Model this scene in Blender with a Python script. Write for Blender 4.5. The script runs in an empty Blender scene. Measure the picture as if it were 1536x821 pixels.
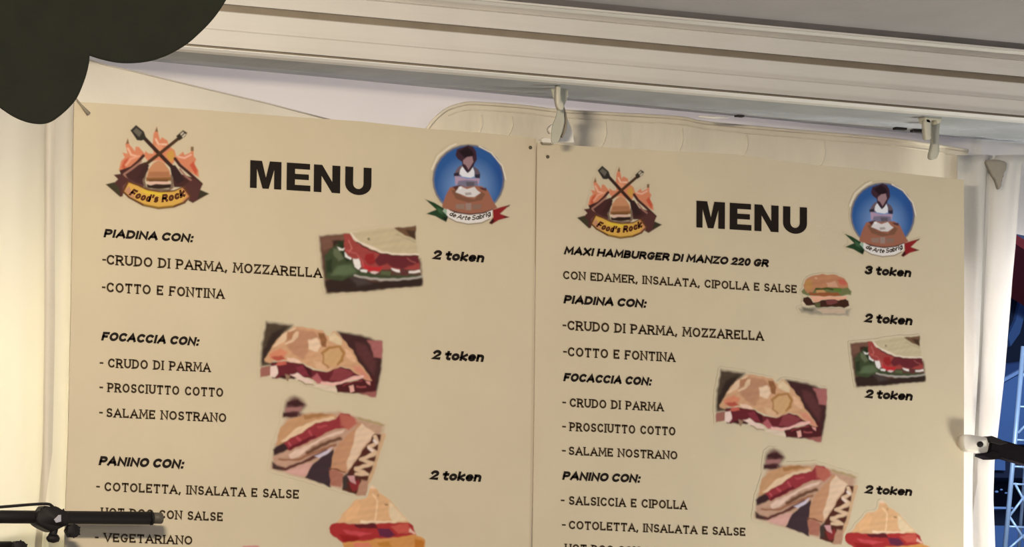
import bpy, bmesh, math, random
import numpy as np
from mathutils import Vector, Matrix
from mathutils.geometry import tessellate_polygon
random.seed(4)
sc = bpy.context.scene
col = sc.collection

# ------------------------------------------------------------------ camera
FPX, CX, CY = 6000.0, 768.0, 410.5
yaw, pit, rol = (math.radians(a) for a in (25.099, 6.091, -0.7396))
fw = np.array([math.sin(yaw)*math.cos(pit), math.cos(yaw)*math.cos(pit), math.sin(pit)])
rt = np.cross(fw, [0, 0, 1]); rt /= np.linalg.norm(rt)
dn = np.cross(fw, rt)
rt2 = math.cos(rol)*rt + math.sin(rol)*dn
dn2 = -math.sin(rol)*rt + math.cos(rol)*dn
CAM = np.array([0, 0, 2.2]) - 6.0*fw
cam_data = bpy.data.cameras.new('camera')
cam = bpy.data.objects.new('camera', cam_data); col.objects.link(cam)
cam.matrix_world = Matrix(((rt2[0], -dn2[0], -fw[0], CAM[0]), (rt2[1], -dn2[1], -fw[1], CAM[1]),
                           (rt2[2], -dn2[2], -fw[2], CAM[2]), (0, 0, 0, 1)))
cam_data.sensor_width = 36; cam_data.lens = 36*FPX/1536
cam_data.clip_start = .05; cam_data.clip_end = 200
sc.camera = cam

# ------------------------------------------------------------------ world and light
w = bpy.data.worlds.new('night'); sc.world = w; w.use_nodes = True
w.node_tree.nodes['Background'].inputs[0].default_value = (.30, .45, 1, 1)
w.node_tree.nodes['Background'].inputs[1].default_value = .16
sc.view_settings.view_transform = 'Standard'; sc.view_settings.look = 'None'
sc.view_settings.exposure = 0; sc.view_settings.gamma = 1; sc.view_settings.use_curve_mapping = False


def area(name, loc, target, size, power, color, sy=None, spread=180):
    d = bpy.data.lights.new(name, 'AREA'); d.energy = power; d.color = color
    d.shape = 'RECTANGLE'; d.size = size; d.size_y = sy or size; d.spread = math.radians(spread)
    o = bpy.data.objects.new(name, d); col.objects.link(o); o.location = loc
    o.rotation_euler = (Vector(target)-Vector(loc)).to_track_quat('-Z', 'Y').to_euler()
    return o


area('stall_front_lamp', (-1.35, -1.8, 2.42), (-.5, 0, 1.9), .26, 31, (1, .844, .62), .10)
area('street_fill_lamp', (-3.5, -7, 3.9), (0, 0, 2.2), 1.2, 48, (1, .93, .72))
area('soft_fill_bank', (.5, -9, 2.3), (.2, 0, 2.2), 5, 82, (1, .96, .88), 2.2)  # added wide soft fill, makes up for the dim ambient light
area('counter_lamp', (1.25, -.55, 1.25), (.9, 0, 1.8), .3, 10.2, (1, .968, .82), .15)
area('kitchen_lamp_left', (-.85, .38, 1.95), (-.85, .1, 1.95), .45, 7.2, (1, .91, .55), .55, 110)
area('kitchen_lamp_right', (.90, .32, 1.80), (.90, .1, 1.80), .24, 34, (1, .965, .98), .65, 112)
area('kitchen_lamp_top', (.0, .75, 2.42), (.05, .1, 2.52), 1.2, 5.2, (1, .86, .80), .15)
area('square_flood_lamp', (3.2, 2.0, 3.6), (4.2, 6.5, 1.8), .6, 150, (.55, .74, 1))


# ------------------------------------------------------------------ helpers
def P(px, py, y=0.0):
    """point on the vertical plane at depth y that the photograph shows at px, py"""
    d = fw + (px-CX)/FPX*rt2 + (py-CY)/FPX*dn2
    t = (y-CAM[1])/d[1]
    return Vector(CAM + t*d)


def lin(c):
    return tuple(((v/255)/12.92 if v/255 <= .04045 else ((v/255+.055)/1.055)**2.4) for v in c)


KA = (.95, 1.025, 1.31)     # print albedo = seen colour under the warm lamp, lamp colour divided out


def ink(c):
    l = lin(c); return tuple(min(.92, l[i]*KA[i]) for i in range(3))


PAPER_SEEN = (211, 192, 151)
PAPER = ink(PAPER_SEEN)


def mat(name, base, rough=.6, metal=0.0, noise=0.0, scale=20, bump=0.0, bscale=60, transl=0.0, transl_col=None, spec=.3, vcol=None, wrinkle=None):
    m = bpy.data.materials.new(name); m.use_nodes = True
    nt = m.node_tree; N = nt.nodes; L = nt.links
    b = N['Principled BSDF']; out = N['Material Output']
    b.inputs['Base Color'].default_value = (*base, 1)
    b.inputs['Roughness'].default_value = rough; b.inputs['Metallic'].default_value = metal
    b.inputs['Specular IOR Level'].default_value = spec
    tc = N.new('ShaderNodeTexCoord')
    if vcol:
        a = N.new('ShaderNodeAttribute'); a.attribute_name = vcol; L.new(a.outputs['Color'], b.inputs['Base Color'])
    elif noise:
        n = N.new('ShaderNodeTexNoise'); n.inputs['Scale'].default_value = scale; n.inputs['Detail'].default_value = 5
        L.new(tc.outputs['Object'], n.inputs['Vector'])
        r = N.new('ShaderNodeMapRange'); r.inputs[1].default_value = .3; r.inputs[2].default_value = .7
        r.inputs[3].default_value = 1-noise; r.inputs[4].default_value = 1+noise*.5
        L.new(n.outputs['Fac'], r.inputs[0])
        v = N.new('ShaderNodeVectorMath'); v.operation = 'SCALE'; v.inputs[0].default_value = base
        L.new(r.outputs[0], v.inputs['Scale']); L.new(v.outputs[0], b.inputs['Base Color'])
    if bump:
        n = N.new('ShaderNodeTexNoise'); n.inputs['Scale'].default_value = bscale; n.inputs['Detail'].default_value = 4
        if wrinkle:
            mp = N.new('ShaderNodeMapping'); mp.inputs['Scale'].default_value = wrinkle
            L.new(tc.outputs['Object'], mp.inputs['Vector']); L.new(mp.outputs[0], n.inputs['Vector'])
        else:
            L.new(tc.outputs['Object'], n.inputs['Vector'])
        bp = N.new('ShaderNodeBump'); bp.inputs['Strength'].default_value = bump; bp.inputs['Distance'].default_value = .01
        L.new(n.outputs['Fac'], bp.inputs['Height']); L.new(bp.outputs[0], b.inputs['Normal'])
    if transl:
        t = N.new('ShaderNodeBsdfTranslucent'); t.inputs[0].default_value = (*(transl_col or base), 1)
        mx = N.new('ShaderNodeMixShader'); mx.inputs[0].default_value = transl
        L.new(b.outputs[0], mx.inputs[1]); L.new(t.outputs[0], mx.inputs[2]); L.new(mx.outputs[0], out.inputs[0])
    return m


def link(name, me, m, parent=None):
    o = bpy.data.objects.new(name, me); col.objects.link(o)
    if m: me.materials.append(m)
    if parent:
        o.parent = parent; o.matrix_parent_inverse = Matrix.Translation(-parent.location)
    return o


def obj(name, bm, m, parent=None, smooth=False):
    me = bpy.data.meshes.new(name); bmesh.ops.recalc_face_normals(bm, faces=bm.faces)
    if smooth:
        for f in bm.faces: f.smooth = True
    bm.to_mesh(me); bm.free()
    return link(name, me, m, parent)


def tag(o, label=None, cat=None, group=None, kind=None):
    if label: o['label'] = label
    if cat: o['category'] = cat
    if group: o['group'] = group
    if kind: o['kind'] = kind
    return o


def thing(name, loc, label, cat, group=None):
    o = bpy.data.objects.new(name, None); o.empty_display_size = .05; col.objects.link(o); o.location = loc
    return tag(o, label, cat, group)


def box(bm, x0, x1, y0, y1, z0, z1, mtx=None):
    vs = [bm.verts.new((x, y, z)) for x in (x0, x1) for y in (y0, y1) for z in (z0, z1)]
    for f in ((0, 1, 3, 2), (4, 6, 7, 5), (0, 4, 5, 1), (2, 3, 7, 6), (0, 2, 6, 4), (1, 5, 7, 3)):
        bm.faces.new([vs[i] for i in f])
    if mtx: bmesh.ops.transform(bm, matrix=mtx, verts=vs)
    return vs


def tube(bm, pts, r, n=16, cap=True):
    """tube through points; r single value or one per point"""
    pts = [Vector(p) for p in pts]
    rs = r if isinstance(r, (list, tuple)) else [r]*len(pts)
    rings = []; up = None
    for i, p in enumerate(pts):
        a = pts[max(i-1, 0)]; b = pts[min(i+1, len(pts)-1)]
        t = (b-a).normalized()
        if up is None: up = t.orthogonal().normalized()
        up = (up - t*up.dot(t)).normalized(); s = t.cross(up)
        rings.append([bm.verts.new(p + (up*math.cos(2*math.pi*k/n)+s*math.sin(2*math.pi*k/n))*rs[i]) for k in range(n)])
    for a, b in zip(rings, rings[1:]):
        for k in range(n): bm.faces.new((a[k], a[(k+1) % n], b[(k+1) % n], b[k]))
    if cap:
        bm.faces.new(rings[0][::-1]); bm.faces.new(rings[-1])


def prism(bm, pts, y0, y1, bevel=0):
    """outline of (x,z) points given thickness from y0 (front) to y1"""
    a = [bm.verts.new((p[0], y0, p[1])) for p in pts]; b = [bm.verts.new((p[0], y1, p[1])) for p in pts]
    n = len(pts)
    f1 = bm.faces.new(a); f2 = bm.faces.new(b[::-1])
    for i in range(n): bm.faces.new((a[i], b[i], b[(i+1) % n], a[(i+1) % n]))
    if bevel:
        es = [e for e in bm.edges if e in f1.edges]
        bmesh.ops.bevel(bm, geom=es, offset=bevel, segments=2, affect='EDGES', profile=.5)


def outline(pxs, y):
    return [(P(x, v, y).x, P(x, v, y).z) for x, v in pxs]


def smooth_line(pts, k=8, closed=False):
    pts = [np.array(p, float) for p in pts]; n = len(pts); out = []
    g = (lambda i: pts[i % n]) if closed else (lambda i: pts[min(max(i, 0), n-1)])
    for i in range(n if closed else n-1):
        p0, p1, p2, p3 = g(i-1), g(i), g(i+1), g(i+2)
        for j in range(k):
            t = j/k
            out.append(tuple(.5*((2*p1)+(-p0+p2)*t+(2*p0-5*p1+4*p2-p3)*t*t+(-p0+3*p1-3*p2+p3)*t**3)))
    if not closed: out.append(tuple(pts[-1]))
    return out


def sheet(name, fn, nu, nv, m, parent=None, thick=0):
    bm = bmesh.new()
    g = [[bm.verts.new(fn(i/nu, j/nv)) for i in range(nu+1)] for j in range(nv+1)]
    for j in range(nv):
        for i in range(nu): bm.faces.new((g[j][i], g[j][i+1], g[j+1][i+1], g[j+1][i]))
    o = obj(name, bm, m, parent, True)
    if thick:
        s = o.modifiers.new('thickness', 'SOLIDIFY'); s.thickness = thick; s.offset = 0
    return o


# ------------------------------------------------------------------ materials
M = dict(
    paper=mat('menu_board_vinyl', PAPER, .55, noise=.035, scale=9, bump=.04, bscale=300, spec=.2),
    ink=mat('black_print', ink((30, 20, 10)), .5, spec=.2),
    inkb=mat('brown_print', ink((62, 46, 24)), .5, spec=.2),
    inkred=mat('dark_brown_print', ink((92, 48, 18)), .5, spec=.2),
    pic=mat('colour_print', (1, 1, 1), .5, spec=.2, vcol='ink'),
    pvc=mat('white_tent_fabric', (.74, .72, .69), .5, noise=.05, scale=4, bump=.5, bscale=6, transl=.42, transl_col=(.87, .86, .84), wrinkle=(1, 1, .5)),
    pvcd=mat('hem_fold_shade_fabric', (.63, .60, .56), .5, noise=.05, scale=10, bump=.3, bscale=20, transl=.06),  # hem fabric; its darker tone also stands for curtain fold shade
    flap=mat('cream_flap_fabric', (.80, .77, .71), .5, noise=.06, scale=9, bump=.5, bscale=12, transl=.1),
    cream=mat('cream_window_fabric', (.86, .80, .68), .55, noise=.06, scale=12, bump=.8, bscale=14, transl=.10, wrinkle=(1, 1, .35)),
    alu=mat('white_painted_aluminium', (.66, .64, .61), .45, noise=.05, scale=7, bump=.12, bscale=30, spec=.4, wrinkle=(.3, 1, 3)),
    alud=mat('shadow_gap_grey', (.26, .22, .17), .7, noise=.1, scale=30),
    soffit=mat('grey_soffit_sheet', (.50, .53, .58), .6, noise=.12, scale=14, bump=.2, bscale=40),
    lip=mat('white_plastic_lip', (.88, .88, .88), .35, noise=.03),
    canopy=mat('grey_canopy_fabric', (.46, .44, .45), .8, noise=.08, scale=8, bump=.15, bscale=25),
    valance=mat('dark_olive_fabric', (.085, .080, .050), .9, noise=.08, scale=40, bump=.1, bscale=400, spec=.05),
    black=mat('black_powder_coat', (.012, .010, .011), .62, noise=.1, scale=60, spec=.22),
    matt=mat('matt_black_rubber', (.012, .010, .012), .95, noise=.1, scale=60, spec=0),
    dkgrey=mat('dark_grey_plastic', (.09, .08, .065), .5, spec=.3),
    steel=mat('worn_steel', (.42, .40, .42), .35, .6),
    clip=mat('translucent_white_plastic', (.72, .70, .60), .35, noise=.05, transl=.2),
    clipg=mat('greenish_clear_plastic', (.60, .59, .50), .35, noise=.08, scale=50, transl=.15),
    white=mat('white_plastic', (.80, .76, .70), .4),
    navy=mat('navy_fabric', (.020, .028, .060), .8, noise=.3, scale=2),
    blue=mat('blue_marquee_fabric', (.10, .19, .42), .7, noise=.15, scale=3, bump=.2, bscale=5),
    blue2=mat('pale_blue_hem', (.30, .45, .75), .7),
    red=mat('red_awning_fabric', (.42, .05, .05), .7, noise=.1),
    truss=mat('pale_truss_aluminium', (.60, .72, .88), .4, .3, noise=.08),
    ground=mat('paving', (.16, .15, .14), .9, noise=.2, scale=3, bump=.3, bscale=30),
    hole=mat('dark_eyelet', (.10, .085, .06), .5),
    patch=mat('recess_shade_brown', (.30, .27, .23), .8, noise=.1, scale=60),  # brown that stands for the shade in the curtain recess
    tape=mat('grey_cord', (.30, .26, .20), .7),
)

# ------------------------------------------------------------------ glyph skeletons (cap height 1)
def arc(cx, cy, rx, ry, a0, a1, n=10):
    return [(cx+rx*math.cos(math.radians(a0+(a1-a0)*i/n)), cy+ry*math.sin(math.radians(a0+(a1-a0)*i/n))) for i in range(n+1)]


GL = {
    'A': (.80, [[(0, 0), (.40, 1), (.80, 0)], [(.14, .32), (.66, .32)]], [(0, 0), (.80, 0)], []),
    'B': (.62, [[(0, 0), (0, 1), (.34, 1)]+arc(.34, .76, .22, .24, 90, -90)+[(0, .52)], [(.34, .52)]+arc(.36, .26, .26, .26, 90, -90)+[(0, 0)]], [], []),
    'C': (.70, [arc(.38, .5, .38, .5, 48, 312, 16)], [], [(.66, .84), (.66, .16)]),
    'D': (.68, [[(0, 0), (0, 1), (.28, 1)]+arc(.28, .5, .40, .5, 90, -90, 12)+[(0, 0)]], [(-.04, 0), (-.04, 1)], []),
    'E': (.58, [[(.58, 1), (0, 1), (0, 0), (.58, 0)], [(0, .5), (.42, .5)]], [], [(.58, .90), (.58, .10)]),
    'F': (.56, [[(.56, 1), (0, 1), (0, 0)], [(0, .48), (.42, .48)]], [(0, 0)], [(.56, .90)]),
    'G': (.72, [arc(.38, .5, .38, .5, 48, 300, 16)+[(.68, .42), (.42, .42)]], [], [(.66, .84)]),
    'H': (.70, [[(0, 0), (0, 1)], [(.70, 0), (.70, 1)], [(0, .5), (.70, .5)]], [(0, 0), (0, 1), (.7, 0), (.7, 1)], []),
    'I': (.06, [[(.03, 0), (.03, 1)]], [(.03, 0), (.03, 1)], []),
    'L': (.56, [[(0, 1), (0, 0), (.56, 0)]], [(0, 1)], [(.56, .10)]),
    'M': (.88, [[(0, 0), (.06, 1), (.44, .25), (.82, 1), (.88, 0)]], [(0, 0), (.04, 1), (.84, 1), (.88, 0)], []),
    'N': (.70, [[(0, 0), (0, 1), (.70, 0), (.70, 1)]], [(0, 0), (-.03, 1), (.7, 1)], []),
    'O': (.78, [arc(.39, .5, .39, .5, 0, 360, 20)], [], []),
    'P': (.60, [[(0, 0), (0, 1), (.34, 1)]+arc(.34, .72, .26, .28, 90, -90)+[(0, .44)]], [(0, 0), (-.04, 1)], []),
    'R': (.66, [[(0, 0), (0, 1), (.34, 1)]+arc(.34, .74, .26, .26, 90, -90)+[(0, .48)], [(.32, .48), (.66, 0)]], [(0, 0), (-.04, 1), (.66, 0)], []),
    'S': (.58, [arc(.30, .74, .27, .26, 40, 270, 10)+arc(.28, .24, .30, .24, 90, -140, 10)], [], [(.54, .88), (.03, .14)]),
    'T': (.68, [[(0, 1), (.68, 1)], [(.34, 1), (.34, 0)]], [(.34, 0)], [(0, .90), (.68, .90)]),
    'U': (.68, [[(0, 1), (0, .36)]+arc(.34, .36, .34, .36, 180, 360, 12)+[(.68, 1)]], [(0, 1), (.68, 1)], []),
    'V': (.76, [[(0, 1), (.38, 0), (.76, 1)]], [(0, 1), (.76, 1)], []),
    'X': (.70, [[(0, 0), (.70, 1)], [(0, 1), (.70, 0)]], [(0, 0), (.7, 0), (0, 1), (.7, 1)], []),
    'Z': (.62, [[(0, 1), (.62, 1), (0, 0), (.62, 0)]], [], [(.62, .12), (0, .88)]),
    '-': (.26, [[(0, .52), (.26, .52)]], [], []),
    ',': (.06, [[(.05, .06), (-.03, -.16)]], [], []),
    ':': (.06, [[(.04, .0), (.04, .01)], [(.04, .66), (.04, .67)]], [], []),
    ';': (.06, [[(.05, .02), (-.04, -.16)], [(.04, .42), (.04, .50)]], [], []),
    "'": (.06, [[(.05, 1), (.0, .76)]], [], []),
    ' ': (.16, [], [], []),
    '2': (.52, [arc(.26, .72, .25, .28, 165, -30, 8)+[(0, 0), (.52, 0)]], [], []),
    '3': (.50, [arc(.24, .76, .24, .24, 160, -80, 8)+arc(.24, .26, .26, .26, 80, -160, 10)], [], []),
    '0': (.52, [arc(.26, .5, .26, .5, 0, 360, 16)], [], []),
    't': (.32, [[(.12, .95), (.12, .18)]+arc(.26, .16, .14, .16, 180, 270, 4)+[(.32, 0)], [(-.04, .68), (.32, .68)]], [], []),
    'o': (.48, [arc(.24, .33, .24, .33, 0, 360, 16)], [], []),
    'k': (.46, [[(0, 0), (0, 1)], [(.44, .68), (.04, .30), (.46, 0)]], [], []),
    'e': (.48, [[(.04, .34), (.46, .36)]+arc(.24, .33, .24, .33, 8, 315, 14)], [], []),
    'n': (.44, [[(0, 0), (0, .68)], [(0, .40)]+arc(.22, .42, .22, .25, 180, 0, 8)+[(.44, 0)]], [], []),
    'd': (.46, [arc(.22, .33, .22, .33, 0, 360, 14), [(.46, 1), (.46, 0)]], [], []),
    's': (.38, [arc(.19, .50, .17, .16, 40, 270, 8)+arc(.19, .17, .19, .17, 90, -140, 8)], [], []),
    'c': (.40, [arc(.24, .33, .24, .33, 48, 312, 12)], [], []),
    'r': (.30, [[(0, 0), (0, .66)], [(0, .42)]+arc(.18, .42, .18, .24, 180, 60, 6)], [], []),
    'b': (.46, [arc(.24, .33, .22, .33, 0, 360, 14), [(0, 1), (0, 0)]], [], []),
    'a': (.46, [arc(.22, .33, .22, .33, 0, 360, 14), [(.46, .66), (.46, 0)]], [], []),
    'i': (.05, [[(.02, 0), (.02, .66)], [(.03, .86), (.03, .92)]], [], []),
    'g': (.46, [arc(.22, .33, .22, .33, 0, 360, 14), [(.46, .66), (.46, -.2), (.1, -.3)]], [], []),
}
STY = {  # stroke, serif half width, serif thickness, shear, gap between letters, space width
    'slab': (.215, .085, .10, 0, .12, .50),
    'bold': (.285, 0, 0, .24, .06, .40),
    'thin': (.17, 0, 0, .30, .08, .26),
}


def ribbon(pts, wd):
    """flat ribbon quads along points with mitred joins; returns list of quads"""
    p = [np.array(q, float) for q in pts]
    closed = len(p) > 3 and np.linalg.norm(p[0]-p[-1]) < 1e-6
    q = [p[0]]
    for a in p[1:]:
        if np.linalg.norm(a-q[-1]) > 1e-6: q.append(a)
    p = q; n = len(p); L, R = [], []
    if not closed and n > 1:    # square caps
        d0 = p[0]-p[1]; d1 = p[-1]-p[-2]
        p[0] = p[0]+d0/np.linalg.norm(d0)*wd*.46; p[-1] = p[-1]+d1/np.linalg.norm(d1)*wd*.46
    for i in range(n):
        if closed and i in (0, n-1): a, b = p[n-2], p[1]; c = p[0]
        else: a, b, c = p[max(i-1, 0)], p[min(i+1, n-1)], p[i]
        d0 = (c-a) if np.linalg.norm(c-a) > 1e-9 else (b-c); d1 = (b-c) if np.linalg.norm(b-c) > 1e-9 else (c-a)
        d0 = d0/np.linalg.norm(d0); d1 = d1/np.linalg.norm(d1)
        n0 = np.array([-d0[1], d0[0]]); n1 = np.array([-d1[1], d1[0]])
        m = n0+n1; nm = np.linalg.norm(m); m = m/nm if nm > .1 else n0
        k = min(1/max(m.dot(n0), .3), 1.9)
        L.append(c+m*wd/2*k); R.append(c-m*wd/2*k)
    return [(L[i], L[i+1], R[i+1], R[i]) for i in range(n-1)]


def glyph_quads(s, style, width):
    """quads of a line of lettering, cap height 1, letters widened or narrowed to fill the given width"""
    sw, sh, st, shear, gap, spw = STY[style]
    n = sum(ch != ' ' for ch in s); W0 = sum(GL[ch][0] for ch in s if ch != ' ')
    fixed = n*(sw+gap)-gap+spw*s.count(' ')+shear*.5
    rho = max((width-fixed)/W0, .25); x = 0; quads = []
    for ch in s:
        if ch == ' ': x += spw; continue
        wd, strokes, ser, tick = GL[ch]
        f = lambda p: (p[0]*rho+x+sw/2, sw/2+p[1]*(1-sw))
        for pl in strokes: quads += ribbon([f(p) for p in pl], sw if sh == 0 else sw*.88)
        if sh:
            for sx, sy in ser:
                cx = sx*rho+x+sw/2; cy = st/2 if sy < .5 else 1-st/2; e = sw*.44+sh
                quads.append(((cx-e, cy-st/2), (cx-e, cy+st/2), (cx+e, cy+st/2), (cx+e, cy-st/2)))
            for sx, sy in tick:
                cx, cy = f((sx, sy))
                quads.append(((cx-.05, cy-.13), (cx-.05, cy+.13), (cx+.05, cy+.13), (cx+.05, cy-.13)))
        x += wd*rho+sw+gap
    k = width/(x-gap+shear*.5)
    return [[((a[0]+shear*a[1])*k, a[1]) for a in q] for q in quads]


FRONT = {}


def text_mesh(parent, s, style, p0, p1, cap, m, name='lettering', lift=.0006):
    y = FRONT[parent.name]
    A, B = P(*p0, y), P(*p1, y); T = P(p0[0], p0[1]-cap, y)
    ux = (B-A).normalized(); uz = Vector((-ux.z, 0, ux.x)); h = abs((T-A).dot(uz))
    quads = glyph_quads(s, style, (B-A).length/h)
    vs, fs = [], []
    for q in quads:
        i = len(vs)
        for a in q: vs.append(A+ux*(a[0]*h)+uz*(a[1]*h)+Vector((0, -lift, 0)))
        fs.append((i, i+1, i+2, i+3))
    me = bpy.data.meshes.new(name); me.from_pydata(vs, [], fs)
    return link(name, me, m, parent)


def arc_text(parent, s, style, mp, cps, cap, m, name='lettering', lift=.0011):
    """lettering along a quadratic curve in emblem coordinates"""
    y = FRONT[parent.name]
    c0, c1, c2 = (np.array(c, float) for c in cps); vs, fs = [], []
    W = (np.linalg.norm(c1-c0)+np.linalg.norm(c2-c1)+np.linalg.norm(c2-c0))/2/cap; quads = glyph_quads(s, style, W)
    for q in quads:
        i = len(vs)
        for a in q:
            t = a[0]/W; p = (1-t)**2*c0+2*t*(1-t)*c1+t*t*c2
            d = 2*(1-t)*(c1-c0)+2*t*(c2-c1); d /= np.linalg.norm(d)
            nrm = np.array([d[1], -d[0]]); r = p+nrm*a[1]*cap
            vs.append(P(*mp(r[0], r[1]), y)+Vector((0, -lift, 0)))
        fs.append((i, i+1, i+2, i+3))
    me = bpy.data.meshes.new(name); me.from_pydata(vs, [], fs)
    return link(name, me, m, parent)


# ------------------------------------------------------------------ printed pictures (ink on a fine grid, colour per vertex)
def sd_poly(X, Y, pts):
    d = np.full(X.shape, 1e18); s = np.ones(X.shape); n = len(pts)
    for i in range(n):
        ax, ay = pts[i]; bx, by = pts[i-1]
        ex, ey = bx-ax, by-ay; wx, wy = X-ax, Y-ay
        t = np.clip((wx*ex+wy*ey)/(ex*ex+ey*ey+1e-9), 0, 1)
        d = np.minimum(d, (wx-ex*t)**2+(wy-ey*t)**2)
        c1 = Y >= ay; c2 = Y < by; c3 = ex*wy > ey*wx
        fl = (c1 & c2 & c3) | (~c1 & ~c2 & ~c3); s = np.where(fl, -s, s)
    return s*np.sqrt(d)


def sd_line(X, Y, pts, wd):
    d = np.full(X.shape, 1e18)
    for (ax, ay), (bx, by) in zip(pts, pts[1:]):
        ex, ey = bx-ax, by-ay; wx, wy = X-ax, Y-ay
        t = np.clip((wx*ex+wy*ey)/(ex*ex+ey*ey+1e-9), 0, 1)
        d = np.minimum(d, (wx-ex*t)**2+(wy-ey*t)**2)
    return np.sqrt(d)-wd/2


def ell(cx, cy, rx, ry, n=28):
    return [(cx+rx*math.cos(2*math.pi*i/n), cy+ry*math.sin(2*math.pi*i/n)) for i in range(n)]


def picture(parent, name, label, art, bounds, org, s, remap=None, step=.00055, wob=0, lift=.0005):
    """art painted in its own coordinates (a,b); (a,b)*s+org is the place on the left board; remap carries it to the right one"""
    y = FRONT[parent.name]
    a0, b0, a1, b1 = bounds
    mp = (lambda a, b: remap(org[0]+a*s, org[1]+b*s)) if remap else (lambda a, b: (org[0]+a*s, org[1]+b*s))
    c = [P(*mp(a, b), y) for a, b in ((a0, b0), (a1, b0), (a0, b1), (a1, b1))]
    W = (c[1]-c[0]).length; H = (c[2]-c[0]).length
    nu, nv = int(W/step), int(H/step)
    A, B = np.meshgrid(np.linspace(a0, a1, nu+1), np.linspace(b0, b1, nv+1))
    # inexpensive wobble keeps printed edges irregular
    rg = np.random.RandomState(7); k = 1/s
    Aw, Bw = A.copy(), B.copy()
    for _ in range(5):
        fx, fy, ph, ph2 = rg.uniform(-.35, .35)/k, rg.uniform(-.35, .35)/k, rg.uniform(0, 6), rg.uniform(0, 6)
        Aw += wob*k*.28*np.sin(A*fx*1.5+B*fy*1.5+ph); Bw += wob*k*.28*np.sin(A*fy*1.5-B*fx*1.5+ph2)
    C = np.empty(A.shape+(3,)); C[:] = PAPER; alpha = np.zeros(A.shape)
    for it in art:
        if it[0] == 's': _, c_, wd, soft, pts = it; d = sd_line(Aw, Bw, pts, wd)
        elif it[0] == 'r':      # radial blend
            _, c_, soft, (cx, cy, rx, ry), amt = it
            q = np.sqrt(((A-cx)/rx)**2+((B-cy)/ry)**2); m_ = np.clip(1.15-q, 0, 1)*amt
            m_ = m_*alpha; C += (np.array(ink(c_))-C)*m_[..., None]; continue
        else: c_, soft, pts = it; d = sd_poly(Aw, Bw, pts)
        m_ = np.clip(.5-d/(soft+1e-6), 0, 1); m_ = m_*m_*(3-2*m_)
        C += (np.array(ink(c_))-C)*m_[..., None]; alpha = np.maximum(alpha, m_)
    def blur(q):
        for ax in (0, 1):
            z = np.pad(q, [(1, 1) if k_ == ax else (0, 0) for k_ in range(q.ndim)], mode='edge'); n_ = q.shape[ax]
            q = .27*np.take(z, range(0, n_), ax)+.46*np.take(z, range(1, n_+1), ax)+.27*np.take(z, range(2, n_+2), ax)
        return q
    for _ in range(4 if wob else 2): C = blur(C); alpha = blur(alpha)
    nz = np.zeros(A.shape)
    for _ in range(6):
        fx, fy, ph = rg.uniform(-1, 1)/k, rg.uniform(-1, 1)/k, rg.uniform(0, 6)
        nz += np.sin(A*fx*.8+B*fy*.8+ph)
    C *= (1+.016*nz*np.clip(alpha, 0, 1))[..., None] if wob else 1
    v = []
    mpc = np.array([mp(a, b) for a, b in ((0, 0), (1, 0), (0, 1))]); e1 = mpc[1]-mpc[0]; e2 = mpc[2]-mpc[0]
    PX = mpc[0][0]+A*e1[0]+B*e2[0]; PY = mpc[0][1]+A*e1[1]+B*e2[1]
    D = fw[None, None]+((PX-CX)/FPX)[..., None]*rt2+((PY-CY)/FPX)[..., None]*dn2
    T = (y-CAM[1])/D[..., 1]; V = CAM+T[..., None]*D; V[..., 1] -= lift
    idx = np.arange(A.size).reshape(A.shape)
    F = np.stack([idx[:-1, :-1], idx[1:, :-1], idx[1:, 1:], idx[:-1, 1:]], -1).reshape(-1, 4)
    keep = alpha.ravel()[F].max(1) > .004; F = F[keep]
    used = np.unique(F); rm = -np.ones(A.size, int); rm[used] = np.arange(len(used))
    me = bpy.data.meshes.new(name)
    me.from_pydata(V.reshape(-1, 3)[used].tolist(), [], rm[F].tolist())
    ca = me.color_attributes.new('ink', 'FLOAT_COLOR', 'POINT')
    cc = np.ones((len(used), 4)); cc[:, :3] = C.reshape(-1, 3)[used]; ca.data.foreach_set('color', cc.ravel().astype(np.float32))
    o = link(name, me, M['pic'], parent)
    if label: o['label'] = label
    return mp


def affine(src, dst):
    S = np.array([[x, y, 1] for x, y in src]); D = np.array(dst, float)
    K = np.linalg.lstsq(S, D, rcond=None)[0]
    return lambda x, y: tuple(np.array([x, y, 1])@K)


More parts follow.
